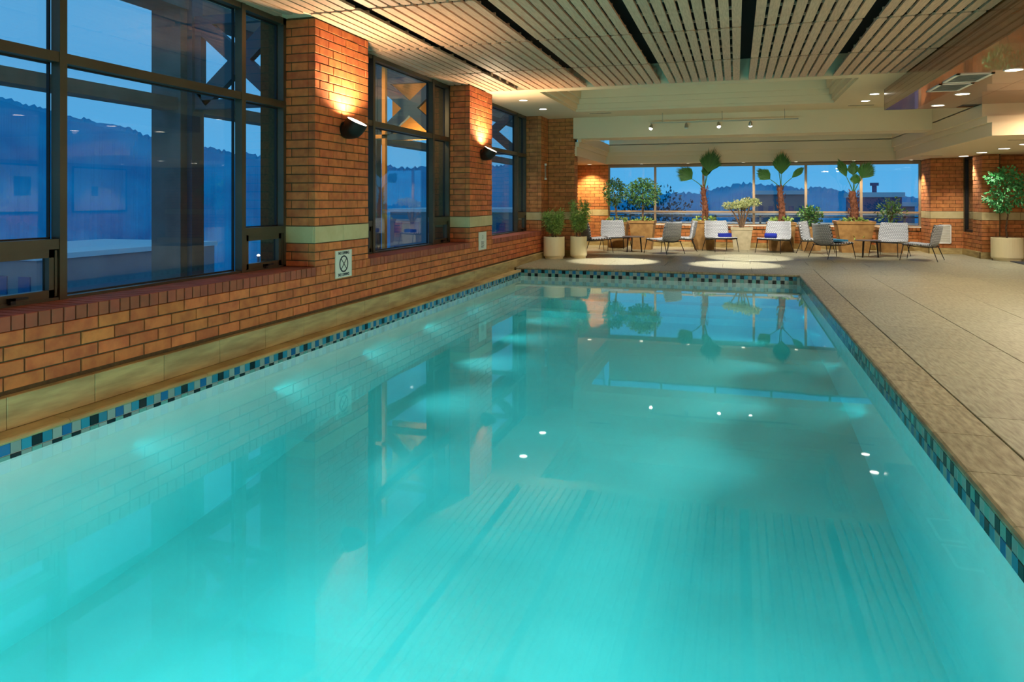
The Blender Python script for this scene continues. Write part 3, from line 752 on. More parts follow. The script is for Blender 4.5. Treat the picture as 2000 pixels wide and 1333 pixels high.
for i, x in enumerate(fl_):
    downlight(x, 23.28, 2.62, .055, ['tiny recessed light above the window behind the round topiary tree', 'tiny recessed light above the window behind the tallest palm fan', 'tiny recessed light above the window over the jade tree',
              'tiny recessed light above the window right of the middle palm', 'tiny recessed light above the window behind the right palm', 'tiny recessed light above the far right end of the window'][i],
              'tiny lights along the window head', M['lens_f'], P_FAR, LW, 80)
downlight(-4.49, 23.1, 2.62, .07, 'recessed light over the yellow lit brick nook left of the window', 'tiny lights along the window head', M['lens_f'], P_DOWN * 2, (1, .85, .48), 110)

downlight(5.3, 14.1, 3.2, .10, 'warm recessed light washing the cream steps, just past the right edge of the picture', 'recessed lights in the wood soffit', M['lens_w'], 230, (1, .78, .55), 172)
for i, (y0, y1, lb) in enumerate(((15.1, 16.6, 'pale framed board on the right-hand wall with a dark square on it'), (17.5, 19.6, 'wide pale framed board on the right-hand wall'))):
    t = empty('framed_board', (9.2, (y0 + y1) / 2, 1.8), label=lb, cat='board', group='framed boards on the far side wall'); h = (y1 - y0) / 2
    MB().box(-.03, 0, -h, h, -.72, .72).build('frame', M['black'], t); MB().box(-.036, -.03, -h + .06, h - .06, -.66, .66).build('board', M['white'], t)
    MB().box(-.04, -.036, -h * .35, h * .35 if not i else -h * .1, -.2, .35 if not i else .1).build('notice', M['bluesteel'], t)
    downlight(8.3, (y0 + y1) / 2, 2.62, .09, ['recessed light in the low ceiling before the narrower framed board', 'recessed light in the low ceiling before the wider framed board'][i], 'recessed lights by the framed boards', M['lens_n'], 150, LN, 110)  # unseen lights added to brighten the boards
# ---- track lights
tr = empty('track_light_rail', (-.31, 18.1, 3.36), label='thin metal lighting track hung before the cream beam', cat='track')
b = MB().box(-1.7, 1.7, -.016, .016, -.012, .012); b.build('rail', M['chrome'], tr)
for x in (-1.4, 0, 1.4): MB().tube([(x, 0, .01), (x, 0, .24)], .006, 8).build('hanger', M['chrome'], tr)
for i, (x, ax, ay, lit, lb) in enumerate(((-1.98, -2.75, 17.5, 1, 'leftmost lit spotlight on the ceiling track'), (-1.14, -1.2, 18.6, 0, 'small unlit spotlight on the ceiling track'),
                                     (-.39, -.05, 17.4, 1, 'middle lit spotlight of the ceiling track'), (.33, .3, 19.4, 1, 'lit spotlight nearest the free end of the ceiling track'))):
    t = empty('track_spotlight', (x, 18.1, 3.36), label=lb, cat='spotlight', group='spotlights on the ceiling track')
    d = (Vector((ax, ay, 0)) - Vector((x, 18.1, 3.28))).normalized()
    MB().tube([(0, 0, -.01), (0, 0, -.06)], .012, 8).build('stem', M['chrome'], t)
    p = Vector((0, 0, -.08)); MB().tube([p - d * .05, p - d * .02, p + d * .05], [.02, .035, .05], 16).build('head', M['chrome'], t)
    MB().tube([p + d * .05, p + d * .07, p + d * .088], [.044, .04, .02], 16).build('lens', M['lens_n'] if lit else M['white'], t)
    if lit: lamp('track_lamp', 'SPOT', Vector((x, 18.1, 3.28)) + d * .13, P_TRACK, LN, .03, (ax, ay, 0), 38, .45)

for i, x in enumerate((-3.0, -1.0, 1.0, 3.0)):  # hidden spotlights added to brighten the chairs and back wall
    t = empty('beam_spotlight', (x, 19.36, 3.42), label='spotlight fixed to the back of the cream beam, %s from the left' % ('first', 'second', 'third', 'fourth')[i], cat='spotlight', group='spotlights behind the beam')
    MB().box(-.04, .04, -.06, 0, -.04, .04).build('bracket', M['white'], t); MB().tube([(0, 0, .05), (0, .02, -.03), (0, .05, -.12)], [.03, .045, .05], 14).build('head', M['white'], t)
    MB().tube([(0, .05, -.12), (0, .053, -.128)], [.042, .042], 14).build('lens', M['lens_n'], t)
    lamp('beam_lamp', 'SPOT', (x, 19.44, 3.26), 420, LN, .05, (x + .1, 21.9, .3), 85, .8)
# ---- vents
def vent(x0, x1, y0, y1, label):
    t = empty('air_vent', ((x0 + x1) / 2, (y0 + y1) / 2, 3.2), label=label, cat='vent', group='framed air vents in the wood soffit')
    hx, hy = (x1 - x0) / 2, (y1 - y0) / 2; f = .045
    b = MB(); b.box(-hx, hx, -hy, -hy + f, -.012, 0); b.box(-hx, hx, hy - f, hy, -.012, 0); b.box(-hx, -hx + f, -hy, hy, -.012, 0); b.box(hx - f, hx, -hy, hy, -.012, 0); b.build('frame', M['white'], t)
    MB().box(-hx + f, hx - f, -hy + f, hy - f, -.004, 0).build('backing', M['ventdark'], t)
    n = 9
    for k in range(n):
        y = -hy + f + (2 * hy - 2 * f) * (k + .5) / n
        MB().obox((0, y, -.007), (hx - f, 0, 0), (0, .018, .006), (0, 0, .0015)).build('louvre', M['white'], t)
vent(2.90, 3.36, 12.25, 13.05, 'white framed air vent in the wood soffit, farther of the pair')
vent(2.90, 3.36, 11.35, 12.12, 'white framed air vent in the wood soffit, nearer of the pair')
def slot(x0, x1, y, z, label):
    t = MB().box(-(x1 - x0) / 2, (x1 - x0) / 2, -.05, .05, -.006, .0).build('slot_diffuser', M['ventdark'], None, loc=((x0 + x1) / 2, y, z))
    MB().box(-(x1 - x0) / 2 - .02, (x1 - x0) / 2 + .02, -.065, -.05, -.008, 0).box(-(x1 - x0) / 2 - .02, (x1 - x0) / 2 + .02, .05, .065, -.008, 0).build('rim', M['cream'], t)
    tag(t, label, 'vent', 'dark slot diffusers in the cream ceilings')
slot(-3.44, -2.91, 17.68, 3.6, 'dark slot diffuser in the cream ceiling near the last brick pillar')
slot(2.42, 2.95, 17.9, 3.6, 'dark slot diffuser in the cream ceiling beside the wood soffit tip')
slot(5.0, 5.6, 16.1, 2.62, 'dark slot diffuser in the low ceiling under the stepped corner')
slot(4.6, 5.1, 21.2, 2.62, 'faint slot diffuser in the low ceiling near the back brick wall')
t = empty('wall_grille', (5.44, 22.44, .54), label='white louvred wall grille low on the back brick wall', cat='vent')
MB().box(-.16, .16, -.02, 0, -.26, -.235).box(-.16, .16, -.02, 0, .235, .26).box(-.16, -.135, -.02, 0, -.26, .26).box(.135, .16, -.02, 0, -.26, .26).build('frame', M['white'], t)
MB().box(-.14, .14, -.004, 0, -.24, .24).build('backing', M['potgrey'], t)
b = MB()
for k in range(16): b.obox((0, -.01, -.225 + .03 * k), (.135, 0, 0), (0, .008, .007), (0, 0, .002))
b.build('louvre', M['white'], t, 'stuff')

# ================================================================== FURNITURE
def shell_uv(me, nu, nv, su, sv, offs=0):
    pass
def make_chair():
    t = empty('lounge_chair')
    W = .74
    def surf(name, prof, nx, m, th, wtop=1.0, wbot=1.0, su=.05, sv=.045, curve=.05):
        # prof: list of (y, z, width factor, curve); the shell is thick, woven both sides
        b = MB(); rows = []; L = 0; uv = []
        ln = [0]
        for i in range(1, len(prof)): ln.append(ln[-1] + math.hypot(prof[i][0] - prof[i - 1][0], prof[i][1] - prof[i - 1][1]))
        top = []; bot = []
        for i, (y, z, wf, cv) in enumerate(prof):
            j0, j1 = max(i - 1, 0), min(i + 1, len(prof) - 1); dy, dz = prof[j1][0] - prof[j0][0], prof[j1][1] - prof[j0][1]; l = math.hypot(dy, dz); ny, nz = -dz / l, dy / l
            for k in range(nx + 1):
                s = -1 + 2 * k / nx; c = cv * s * s
                x = s * W / 2 * wf; p = Vector((x, y + ny * c, z + nz * c)); q = p - Vector((0, ny, nz)) * th
                top.append(p); bot.append(q); uv.append(((s + 1) * W * wf / 2 / su, ln[i] / sv))
        n = len(top); vs = top + bot; fs = []; r = nx + 1; uvs = uv + uv
        for i in range(len(prof) - 1):
            for k in range(nx):
                a = i * r + k; fs.append((a, a + 1, a + r + 1, a + r)); fs.append((n + a, n + a + r, n + a + r + 1, n + a + 1))
        for i in range(len(prof) - 1):
            a = i * r; fs.append((a, a + r, n + a + r, n + a)); a = i * r + nx; fs.append((a, n + a, n + a + r, a + r))
        for k in range(nx):
            fs.append((k, n + k, n + k + 1, k + 1)); a = (len(prof) - 1) * r + k; fs.append((a, a + 1, n + a + 1, n + a))
        me = bpy.data.meshes.new(name); me.from_pydata([tuple(v) for v in vs], [], fs); me.materials.append(m)
        l = me.uv_layers.new(name='UVMap')
        for lp in me.loops: l.data[lp.index].uv = uvs[lp.vertex_index]
        me.update(); me.shade_smooth()
        ob = bpy.data.objects.new(name, me); col.objects.link(ob); ob.parent = t; return ob
    # chair faces -y ; seat from y=-.36 (front) to y=.28 (back)
    seat = [(-.38, .40, .90, .0), (-.34, .415, .92, .01), (-.2, .40, .95, .02), (0, .375, .98, .03), (.16, .36, 1, .04), (.26, .365, 1, .05)]
    surf('seat', seat, 14, M['weave'], .035)
    back = [(.24, .36, 1.0, .06), (.30, .40, 1.0, .08), (.335, .50, 1.0, .10), (.36, .62, .98, .11), (.385, .74, .94, .11), (.40, .83, .90, .10), (.405, .865, .88, .10)]
    surf('backrest', back, 14, M['weave'], .035)
    f = MB(); rr = .011
    ring = [(-.33, -.37, .385), (-.35, -.1, .35), (-.355, .2, .335), (-.34, .30, .345), (0, .30, .325), (.34, .30, .345), (.355, .2, .335), (.35, -.1, .35), (.33, -.37, .385), (0, -.385, .375), (-.33, -.37, .385)]
    f.tube(ring, rr, 8); f.build('frame', M['black'], t)
    for s in (-1, 1):
        MB().tube([(s * .32, -.35, .385), (s * .36, -.42, 0)], [.012, .008], 8).build('leg', M['black'], t)
        MB().tube([(s * .33, .27, .345), (s * .38, .40, 0)], [.012, .008], 8).build('leg', M['black'], t)
    return t
chair0 = make_chair(); CH = []
def put_chair(i, x, y, fx, fy, label):
    c = chair0 if i == 0 else copy_tree(chair0)
    c.location = (x, y, 0); c.rotation_euler = (0, 0, math.atan2(fy, fx) + math.pi / 2)
    tag(c, label, 'chair', 'woven lounge chairs by the back window'); CH.append(c); return c
put_chair(0, -3.80, 20.3, .85, .5, 'pale woven lounge chair turned away, beside the cream pots, left of the round table')
put_chair(1, -3.38, 21.35, .45, -.9, 'pale woven lounge chair facing the room behind the leftmost chair')
put_chair(2, -1.87, 20.35, -.8, .55, 'pale woven lounge chair seen from behind, right of the left table')
put_chair(3, -1.48, 21.55, -.9, -.1, 'pale woven lounge chair mostly hidden behind the back-turned chair of the left group')
put_chair(4, -.42, 21.75, .45, -.9, 'pale woven lounge chair with a folded navy towel')
put_chair(5, 1.03, 21.62, -.45, -.9, 'pale woven lounge chair with a rolled navy towel')
put_chair(6, 2.10, 21.7, .9, -.35, 'pale woven lounge chair half hidden behind the back-turned chair of the right group')
put_chair(7, 2.32, 20.0, .85, .5, 'pale woven lounge chair seen from behind with a blue cushion on its seat')
put_chair(8, 3.84, 21.10, -.5, -.85, 'pale woven lounge chair facing the room right of the right table')
put_chair(9, 4.36, 19.95, -.9, .4, 'pale woven lounge chair at the far right, turned side-on before the brick wall')

def table(x, y, label):
    t = empty('side_table', (x, y, 0), label=label, cat='table', group='small round side tables')
    MB().lathe((0, 0, .42), [(.30, 0), (.31, .006), (.31, .018), (.30, .024)], 32).build('tabletop', M['tabletop'], t)
    for k in range(3):
        a = R(90 + 120 * k + 20); MB().tube([(.2 * math.cos(a), .2 * math.sin(a), .42), (.24 * math.cos(a), .24 * math.sin(a), 0)], [.022, .016], 10).build('leg', M['black'], t)
    return t
table(-2.77, 20.75, 'small dark round table between the chairs of the left group')
table(3.25, 20.60, 'small dark round table between the chairs of the right group')
# towels
def folded(x, y, z, rz):
    t = MB(); 
    for k in range(3): 
        t.box(-.17, .17, -.10 - .004 * k, .10, .034 * k, .034 * k + .031)
    ob = t.build('folded_towel', M['navy'], None, loc=(x, y, z), rotz=rz); return ob
tag(folded(-.30, 21.61, .425, R(15)), 'folded navy towel on the seat of the chair left of the jade tree', 'towel')
ob = MB().tube([(-.16, 0, 0), (-.15, 0, 0), (.15, 0, 0), (.16, 0, 0)], [.05, .07, .07, .05], 20).build('rolled_towel', M['navy'], None, loc=(.93, 21.47, .48), rotz=R(-15), smooth=True)
tag(ob, 'rolled navy towel on the seat of the chair before the middle palm', 'towel')
ob = MB().box(-.26, .26, -.24, .22, 0, .045).build('seat_cushion', M['paleblue'], None, loc=(2.36, 20.05, .43), rotz=math.atan2(.5, .85) + math.pi / 2)
tag(ob, 'patterned blue cushion on the back-turned chair by the right table', 'cushion')

# ================================================================== PLANTS
def leaf(b, p, d, L, wd, nrm=None, fold=.2):
    d = Vector(d).normalized(); s = d.cross(Vector(nrm or (random.uniform(-1, 1), random.uniform(-1, 1), random.uniform(-1, 1)))).normalized(); n = s.cross(d)
    p = Vector(p); m = p + d * L * .5
    b.add([p, m + s * wd / 2 + n * wd * fold, p + d * L, m - s * wd / 2 + n * wd * fold, m - n * wd * .05], [(0, 1, 4), (1, 2, 4), (2, 3, 4), (3, 0, 4)])
def rdir(zb=0):
    v = Vector((random.gauss(0, 1), random.gauss(0, 1), random.gauss(0, 1) + zb)); return v.normalized()
def crown(b, c, r, n, L, wd, shell=.55, zb=0, droop=0):
    c = Vector(c)
    for _ in range(n):
        d = rdir(); q = random.uniform(shell, 1) ; p = c + Vector((d.x * r[0] * q, d.y * r[1] * q, d.z * r[2] * q))
        e = (d + rdir(zb) * .9); e.z -= droop; leaf(b, p, e, L * random.uniform(.7, 1.2), wd * random.uniform(.8, 1.2))
def round_pot(t, r, h, m):
    MB().lathe((0, 0, 0), [(r * .86, 0), (r * .86, .05), (r * .96, .055), (r, .09), (r, h - .02), (r * .99, h), (r * .9, h), (r * .89, h - .06)], 40).build('pot', m, t)
    MB().lathe((0, 0, h - .07), [(r * .88, 0), (r * .88, .02)], 32).build('soil', M['soil'], t)
def square_pot(t, wt, wb, h, m, rim=True):
    b = MB(); n = 4
    def ringz(w, z): return [(-w, -w, z), (w, -w, z), (w, w, z), (-w, w, z)]
    lv = [ringz(wb, 0), ringz(wt * .98, h - .08), ringz(wt * 1.03, h - .075), ringz(wt * 1.05, h), ringz(wt * .88, h), ringz(wt * .86, h - .08)]
    vs = [v for r_ in lv for v in r_]; fs = [(3, 2, 1, 0)]
    for i in range(len(lv) - 1): fs += [(i * 4 + k, i * 4 + (k + 1) % 4, i * 4 + 4 + (k + 1) % 4, i * 4 + 4 + k) for k in range(4)]
    b.add(vs, fs); b.build('planter', m, t); MB().box(-wt * .87, wt * .87, -wt * .87, wt * .87, h - .1, h - .06).build('soil', M['soil'], t)

# cream pots with feathery shrubs
def feather(x, y, r, h, label, seed, hh, mt, n=1400):
    random.seed(seed); t = empty('potted_shrub', (x, y, 0), label=label, cat='potted plant', group='feathery shrubs in cream cylinder pots')
    round_pot(t, r, h, M['potcream'])
    st = MB(); b = MB()
    for k in range(14):
        a = random.uniform(0, 6.28); q = random.uniform(.08, .26); top = Vector((q * math.cos(a), q * math.sin(a), h + hh * random.uniform(.5, 1)))
        st.tube([(0.05 * math.cos(a), .05 * math.sin(a), h - .05), (q * .45 * math.cos(a), q * .45 * math.sin(a), h + hh * .45), top], [.008, .006, .003], 5)
        for _ in range(n // 14):
            f = random.uniform(.3, 1.05); p = Vector((q * f * math.cos(a), q * f * math.sin(a), h + (top.z - h) * f)) + rdir() * random.uniform(0, .12)
            leaf(b, p, rdir(.1) + Vector((math.cos(a), math.sin(a), -.1)) * .5, random.uniform(.05, .1), .02)
    st.build('stem', M['bark'], t); b.build('foliage', mt, t, 'stuff')
feather(-4.36, 17.80, .265, .55, 'feathery green shrub in the nearer cream cylinder pot', 1, .66, M['leafmid'], 3400)
feather(-3.80, 18.12, .21, .55, 'feathery shrub in the cream pot tucked behind the nearer cream pot', 2, .9, M['leafmid'], 3200)

def topiary(x, y, label, pot, crown_c, rad, n, seed, mt, L=.075):
    random.seed(seed); t = empty('potted_topiary', (x, y, 0), label=label, cat='potted tree')
    pot(t); cx, cy_, cz = crown_c
    MB().tube([(0, 0, .5), (cx * .3, cy_ * .3, .9), (cx * .8, cy_ * .8, cz - rad[2] * .6), (cx, cy_, cz)], [.035, .03, .028, .012], 10).build('trunk', M['bark'], t)
    b = MB(); crown(b, crown_c, rad, n, L, L * .55, .45); b.build('foliage', mt, t, 'stuff')
    g = MB(); crown(g, (0, 0, .86), (.32, .32, .06), 120, .09, .05); g.build('underplanting', M['leafmid'], t, 'stuff')
    return t
topiary(-2.66, 22.0, 'round-headed topiary tree in a tapered stone planter', lambda t: square_pot(t, .36, .27, .86, M['potstone']), (0, 0, 1.68), (.54, .5, .43), 2100, 11, M['leafdark'])
topiary(-3.52, 22.7, 'half-hidden topiary tree against the lit brick nook', lambda t: square_pot(t, .32, .25, .80, M['potstone']), (-.1, 0, 1.72), (.36, .36, .44), 1200, 12, M['leafdark'])

def palm(x, y, label, th, trunk_r, fans, planter, seed, ivy=0):
    random.seed(seed); t = empty('potted_palm', (x, y, 0), label=label, cat='palm tree', group='fan palms in square stone planters')
    planter(t); h0 = .8
    pts = []; rr = []
    n = 16
    for k in range(n + 1):
        f = k / n; pts.append((.03 * math.sin(f * 5), .02 * math.cos(f * 4), h0 + (th - h0) * f)); rr.append(trunk_r * (1.15 - .35 * f) * (1 + .12 * (k % 2)))
    MB().tube(pts, rr, 12).build('trunk', M['palmbark'], t)
    bt = MB()
    for k in range(60):
        f = random.uniform(.1, 1); a = random.uniform(0, 6.28); z = h0 + (th - h0) * f; r = trunk_r * .95; c = Vector((r * math.cos(a), r * math.sin(a), z))
        leaf(bt, c, (math.cos(a) * .6, math.sin(a) * .6, .9), .12, .05, (math.cos(a), math.sin(a), 0))
    bt.build('bark_boot', M['palmbark'], t, 'stuff')
    for (ax, ay, rise, pet, R_, tilt, spread) in fans:
        # petiole then a fan of folded blades
        base = Vector((0, 0, th - .05)); hub = base + Vector((ax, ay, rise)).normalized() * pet
        b = MB(); b.tube([base, (base + hub) / 2 + Vector((0, 0, .02)), hub], [.016, .012, .01], 6)
        d = (hub - base).normalized(); s = Vector((1, -.15, 0)); s = s - d * s.dot(d); s = s.normalized() if s.length > .2 else Vector((0, 0, 1)); up = s.cross(d)
        s = (s * math.cos(tilt) + up * math.sin(tilt)).normalized()
        nb = 30
        for k in range(nb):
            a = R(-spread / 2 + spread * k / (nb - 1)); q = d * math.cos(a) + s * math.sin(a); nrm = d.cross(s) * 1.0
            L = R_ * (1 - .42 * abs(a) / R(spread / 2 + 1)) * random.uniform(.92, 1.05)
            side = q.cross(nrm).normalized(); wv = .028
            p1 = hub + q * L * .55; p2 = hub + q * L + Vector((0, 0, -.06 * L)) + nrm * random.uniform(-.03, .03)
            b.add([hub, p1 + side * wv, p1 - side * wv, p2, p1 + nrm * wv * .6], [(0, 1, 4), (0, 4, 2), (1, 3, 4), (4, 3, 2)])
        b.build('frond', M['palmleaf'], t)
    g = MB(); crown(g, (0, 0, .88), (.34, .34, .07), 130, .1, .06)
    if ivy:
        for k in range(ivy):
            a = random.choice([R(-90), R(-70), R(-20), R(-110), R(200)]) + random.uniform(-.2, .2); q = random.uniform(.30, .42)
            leaf(g, (q * math.cos(a), q * math.sin(a), random.uniform(.35, .95)), rdir(-.5), .09, .07)
    g.build('underplanting', M['leafmid'], t, 'stuff')
    return t
palm(-.90, 22.62, 'tallest fan palm, left of the jade tree', 1.86, .075,
     [(.22, -.05, 1, .50, .86, .1, 92), (-.75, -.1, .62, .46, .62, -.2, 95), (.1, .4, .9, .4, .5, .3, 80)],
     lambda t: square_pot(t, .34, .28, .86, M['potstone']), 21)
palm(1.26, 22.58, 'middle fan palm standing behind the chair with the rolled towel', 1.86, .08,
     [(.02, 0, 1, .40, .78, .1, 74), (-.7, -.1, .62, .40, .52, -.2, 80), (.6, -.1, .62, .42, .5, .1, 40), (-.1, .2, 1, .5, .5, .1, 60)],
     lambda t: square_pot(t, .38, .32, .82, M['potstone']), 22)
palm(3.18, 22.5, 'fan palm at the right over a planter with trailing ivy', 1.72, .10,
     [(-.4, 0, 1, .48, .62, .1, 42), (.5, -.05, 1, .46, .60, -.2, 95), (0, .1, 1, .5, .45, .3, 80), (.1, -.2, 1, .25, .35, .2, 90)],
     lambda t: square_pot(t, .48, .34, .88, M['potstone']), 23, ivy=150)

# jade tree in grey planter
random.seed(31)
t = empty('potted_jade_tree', (.17, 22.75, 0), label='jade-like tree with a flat pale crown and forked trunk in a grey planter', cat='potted tree')
square_pot(t, .30, .23, .66, M['potgrey'])
b = MB()
for (dx, dy, dz) in ((-.30, .05, 1.25), (-.12, -.1, 1.3), (.12, .1, 1.38), (.28, 0, 1.42), (.0, .15, 1.32)):
    b.tube([(0, 0, .58), (dx * .25, dy * .3, .78), (dx * .8, dy, dz - .15), (dx * 1.2, dy * 1.2, dz)], [.035, .028, .018, .008], 8)
b.build('trunk', M['bark'], t)
b = MB()
for (cx, cy_, cz, r) in ((-.36, 0, 1.30, .20), (-.1, -.1, 1.34, .24), (.16, .05, 1.40, .24), (.36, 0, 1.40, .20), (.0, .2, 1.3, .22)):
    crown(b, (cx, cy_, cz), (r, r, r * .55), 260, .055, .04, .3)
b.build('foliage', M['leafpale'], t, 'stuff')
for (bx, by) in ((-.2, -.18), (.2, -.18), (-.2, .18), (.2, .18)): pass

def shrub(x, y, label, h, rad, n, mt, seed, pot):
    random.seed(seed); t = empty('potted_shrub', (x, y, 0), label=label, cat='potted plant')
    pot(t); s = MB(); b = MB()
    for k in range(7):
        a = random.uniform(0, 6.28); q = rad * random.uniform(.2, .8); s.tube([(0, 0, .6), (q * .5 * math.cos(a), q * .5 * math.sin(a), .6 + (h - .6) * .5), (q * math.cos(a), q * math.sin(a), h * random.uniform(.8, 1))], [.01, .008, .003], 5)
    s.build('stem', M['bark'], t)
    zc = (h + .75) / 2; crown(b, (0, 0, zc), (rad, rad, (h - .72) / 2), n, .11, .05, .1, .3); b.build('foliage', mt, t, 'stuff')
shrub(2.10, 22.95, 'bushy dark green shrub between the middle and right palms', 1.28, .34, 520, M['leafdark'], 41, lambda t: square_pot(t, .32, .24, .70, M['potstone']))
shrub(4.17, 22.75, 'sparse shrub with wispy leaves right of the right palm', 1.55, .40, 300, M['leafdark'], 42, lambda t: square_pot(t, .34, .26, .70, M['potstone']))

# ficus at the right
random.seed(51)
t = empty('potted_ficus', (6.30, 20.45, 0), label='slender ficus tree in a white round pot before the right brick wall', cat='potted tree')
round_pot(t, .335, .56, M['potcream'])
MB().tube([(0, 0, .5), (-.02, 0, .8), (.02, 0, 1.1), (-.03, 0, 1.4), (0, 0, 1.9)], [.022, .02, .018, .015, .006], 8).build('trunk', M['bark'], t)
b = MB()
for (cx, cy_, cz, r) in ((-.05, 0, 1.75, .34), (.2, .05, 1.95, .3), (-.28, 0, 2.0, .2), (.25, 0, 1.5, .25), (-.25, 0, 1.5, .25), (.0, 0, 2.1, .25), (.42, 0, 1.8, .25), (-.08, 0, 1.3, .2)):
    crown(b, (cx, cy_, cz), (r, r, r * .8), 190, .085, .045, .2, 0, .5)
b.build('foliage', M['leafficus'], t, 'stuff')

ob = MB().box(-.7, .7, -.55, .55, 0, .012).build('floor_mat', M['mat'], None, loc=(6.95, 19.55, .002), rotz=R(0))
tag(ob, 'dark mat on the deck at the right edge by the white pot', 'mat')

# ================================================================== OUTSIDE
# exterior colonnade beyond the left windows
def bracket(y, label):
    t = empty('steel_bracket_frame', (-6.2, y, 0), label=label, cat='outdoor frame', group='bracket frames of the outdoor colonnade')
    MB().box(-1.25, -.78, -.22, .22, -4, 4.6).build('column', M['concrete'], t)
    MB().box(-.78, -.70, -.10, .10, -4, 4.6).build('post', M['bluesteel'], t)
    p = MB(); z0, z1, x0, x1 = 2.80, 3.80, -.70, .68; th = .05
    p.box(x0, x1, -th, th, z0 - .12, z0); p.box(x0, x1, -th, th, z1, z1 + .12); 
    m = (x0 + x1) / 2; k = .0
    p.bar((x0 + .15, 0, z0), (x1 - .15, 0, z1), 2 * th, .22, up=(0, 1, 0)) if False else None
    for (a, c) in (((x0 + .1, 0, z0), (x1 - .1, 0, z1)), ((x0 + .1, 0, z1), (x1 - .1, 0, z0))):
        A, C = Vector(a), Vector(c); d = (C - A).normalized(); s = Vector((-d.z, 0, d.x)); off = .0 if a[2] == z0 else .001
        p.obox((A + C) / 2, d * (C - A).length / 2, s * .11, (0, th - off, 0))
    p.box(x0, x0 + .1, -th, th, z0, z1); p.box(x1 - .1, x1, -th, th, z0, z1)
    p.build('x_brace', M['bluesteel'], t)
    return t
bracket(8.10, 'concrete column with crossed steel bracket outside the first window')
bracket(13.30, 'concrete column with crossed steel bracket outside the second window')
bracket(18.45, 'concrete column with crossed steel bracket outside the third window')
ob = MB().box(-7.30, -7.02, -3, 30, 2.66, 2.82).build('outdoor_beam', M['concrete']); tag(ob, 'slim pale outdoor beam crossing behind the first window', 'beam')
ob = MB().box(-7.45, -6.95, -3, 30, 4.0, 4.35).build('roof_beam', M['concrete']); tag(ob, 'dark outdoor roof beam above the crossed brackets', 'beam')
t = empty('ochre_door_frame', (-6.45, 12.2, 0), label='lit ochre frame standing outside the second window', cat='outdoor frame')  # built in place of a window-frame reflection in the glass
MB().box(-.24, -.17, -.04, .04, -4, 2.68).build('post', M['ochre'], t); MB().box(.20, .27, -.04, .04, -4, 4.0).build('post', M['ochre'], t); MB().box(-.24, .27, -.04, .04, 2.61, 2.68).build('head', M['ochre'], t)
MB().box(-.35, .92, 1.5, 1.56, 2.7, 3.9).build('panel', M['ochre'], t)
lamp('outdoor_lamp', 'SPOT', (-5.9, 10.4, 3.3), 130, (1, .7, .35), .08, (-6.3, 12.6, 2.8), 70, .6)
lamp('outdoor_lamp', 'SPOT', (-6.2, 13.45, 2.55), 30, (1, .72, .38), .05, (-6.2, 13.72, 3.4), 130, .6)

# ground, hills, town
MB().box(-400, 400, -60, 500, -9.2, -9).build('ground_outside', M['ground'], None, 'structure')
hl = MB(); random.seed(77); N = 900; prev = None
import math as _m
def hn(a): return math.sin(a * 9 + 1) * .9 + math.sin(a * 23 + 2) * .5 + math.sin(a * 61) * .28 + math.sin(a * 143) * .2
rows = []
for k in range(N + 1):
    az = R(-85) + R(140) * k / N        # azimuth from +y towards +x
    deg = math.degrees(az)
    # ridge height by azimuth
    pts = [(-85, 26), (-55, 18), (-47, 13), (-40, 9.6), (-34, 7.6), (-25, 7.5), (-17, 8.0), (-12, 2.4), (-3, 2.2), (0, 3.4), (6, 3.2), (9, 1.8), (60, 1.8)]
    for (a0, h0), (a1, h1) in zip(pts[:-1], pts[1:]):
        if a0 <= deg <= a1: hh = h0 + (h1 - h0) * (deg - a0) / (a1 - a0); break
    h = hh + hn(az) * .6 + random.uniform(-.28, .28)
    d = Vector((math.sin(az), math.cos(az), 0))
    rows.append([tuple(d * 85 + Vector((0, 0, -9.5))), tuple(d * 105 + Vector((0, 0, -2 + hn(az * 3)))), tuple(d * 121 + Vector((0, 0, hh + hn(az) * .6 - 1.0))), tuple(d * 125 + Vector((0, 0, h))), tuple(d * 190 + Vector((0, 0, -9.5)))])
for r_ in rows: hl.v += r_
for k in range(N):
    for j in range(4): hl.f.append((k * 5 + j, k * 5 + j + 1, k * 5 + 6 + j, k * 5 + 5 + j))
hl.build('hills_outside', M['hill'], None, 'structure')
def tree(x, y, zb, h, r, label, seed):
    random.seed(seed); t = empty('outdoor_tree', (x, y, zb), label=label, cat='tree', group='dusky trees in the town outside')
    MB().tube([(0, 0, 0), (0, 0, h * .6)], [.3, .15], 6).build('trunk', M['bark'], t)
    b = MB(); crown(b, (0, 0, h * .55), (r, r, h * .36), 3200, .32, .22, .15); b.build('crown', M['treeext'], t, 'stuff')
tree(-6.5, 62, -9, 13, 4, 'dusky tree outside behind the topiary tree', 61)
tree(2.2, 76, -9, 12, 3.4, 'dusky tree outside left of the tallest palm', 62)
tree(6.9, 46, -9, 10.0, 1.7, 'dusky tree outside right of the tallest palm', 63)
tree(16.2, 62, -9, 9.6, 2.4, 'low dusky tree outside near the right end of the window', 64)
def building(x0, x1, y0, y1, h, m, label, wx, wz):
    t = empty('town_building', ((x0 + x1) / 2, (y0 + y1) / 2, -9), label=label, cat='building', group='town buildings beyond the back window')
    hx, hy = (x1 - x0) / 2, (y1 - y0) / 2
    MB().box(-hx, hx, -hy, hy, 0, h).build('wall', m, t); MB().box(-hx - .15, hx + .15, -hy - .15, hy + .15, h, h + .3).build('parapet', M['rail'], t)
    for i in range(wx):
        for k in range(wz):
            cx = -hx + 2 * hx * (i + .5) / wx; cz = h - 1.2 - 2.2 * k; f = MB().box(cx - hx / wx * .5, cx + hx / wx * .5, -hy - .06, -hy, cz - .7, cz + .3).build('window', M['bld2'], t)
    return t
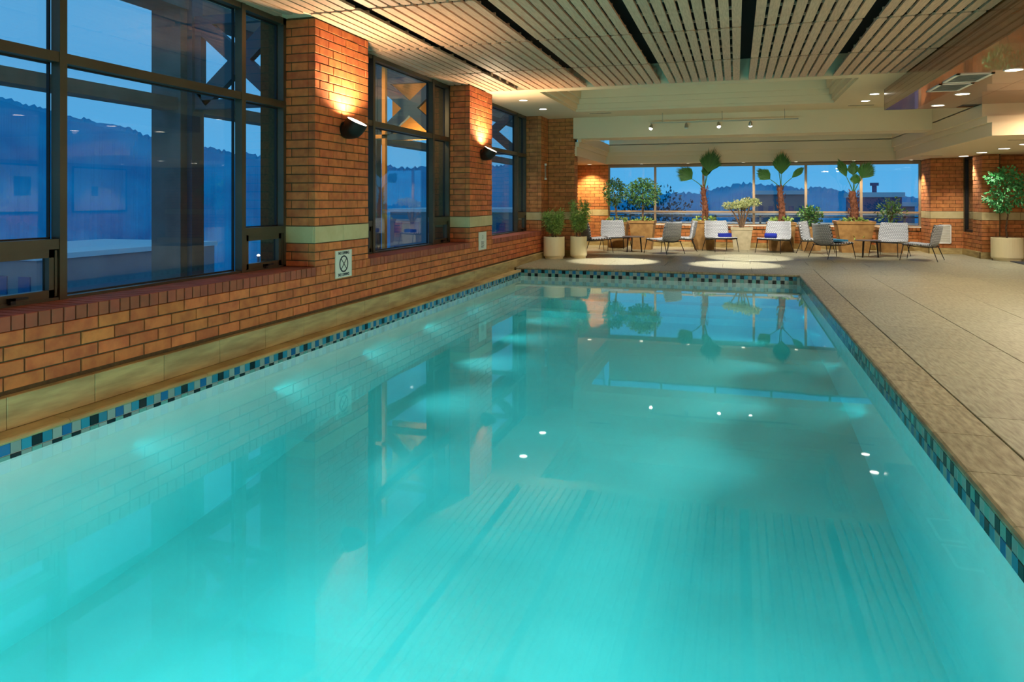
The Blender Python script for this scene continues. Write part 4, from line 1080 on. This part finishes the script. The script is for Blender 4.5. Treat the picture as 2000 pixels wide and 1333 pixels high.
building(1.5, 5.2, 60, 70, 10.9, M['bld'], 'pale building outside behind the middle palm', 5, 4)
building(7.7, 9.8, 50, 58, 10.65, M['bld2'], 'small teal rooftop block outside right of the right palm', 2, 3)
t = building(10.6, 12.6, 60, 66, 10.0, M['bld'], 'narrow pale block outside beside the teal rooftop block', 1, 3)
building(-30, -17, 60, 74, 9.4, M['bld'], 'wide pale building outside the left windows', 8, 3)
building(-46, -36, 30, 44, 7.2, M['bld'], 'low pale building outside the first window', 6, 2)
# roof vent on the teal block
ob = MB().tube([(0, 0, 0), (0, 0, .45), (0, 0, .46), (0, 0, .65)], [.14, .14, .26, .26], 12).build('roof_vent', M['bld2'], None, loc=(8.5, 51.5, 1.93)); tag(ob, 'dark roof vent on top of the teal rooftop block', 'roof vent')
# outdoor guard rail behind the back window
t = empty('guard_rail', (.5, 24.6, 0), label='pale outdoor guard rail running behind the whole back window', cat='railing')
for z in (.72, .92, 1.0): MB().box(-5.5, 5.8, -.03, .03, z, z + .045).build('rail', M['rail'] if z != .92 else M['bluesteel'], t)
for k in range(9): MB().box(-5.3 + 1.38 * k, -5.24 + 1.38 * k, -.03, .03, 0, 1.0).build('post', M['bluesteel'], t)
MB().box(-7, 8, 23.95, 25.2, -.3, 0).build('terrace_outside', M['rail'], None, 'structure')
MB().box(-7.6, -5.46, -3, 24, -4.2, -3.6).build('terrace_outside', M['concrete'], None, 'structure')
for i, (x, y, z, lb) in enumerate(((-24, 24, -2.2, 'small glowing street lamp outside the first window, nearest the mullion'), (-22, 30, -1.2, 'small glowing street lamp outside the first window, farther one'), (-2.6, 40, -.4, 'small orange street lamp seen low behind the window left of the tallest palm'))):
    t = empty('street_lamp', (x, y, -9), label=lb, cat='street lamp', group='street lamps outside')  # glowing globes added for small glints in the windows
    MB().tube([(0, 0, 0), (0, 0, z + 9)], .06, 6).build('pole', M['bluesteel'], t); MB().lathe((0, 0, z + 9), [(.02, -.06), (.06, -.03), (.075, 0), (.06, .03), (.02, .06)], 12).build('globe', M['glow'], t)
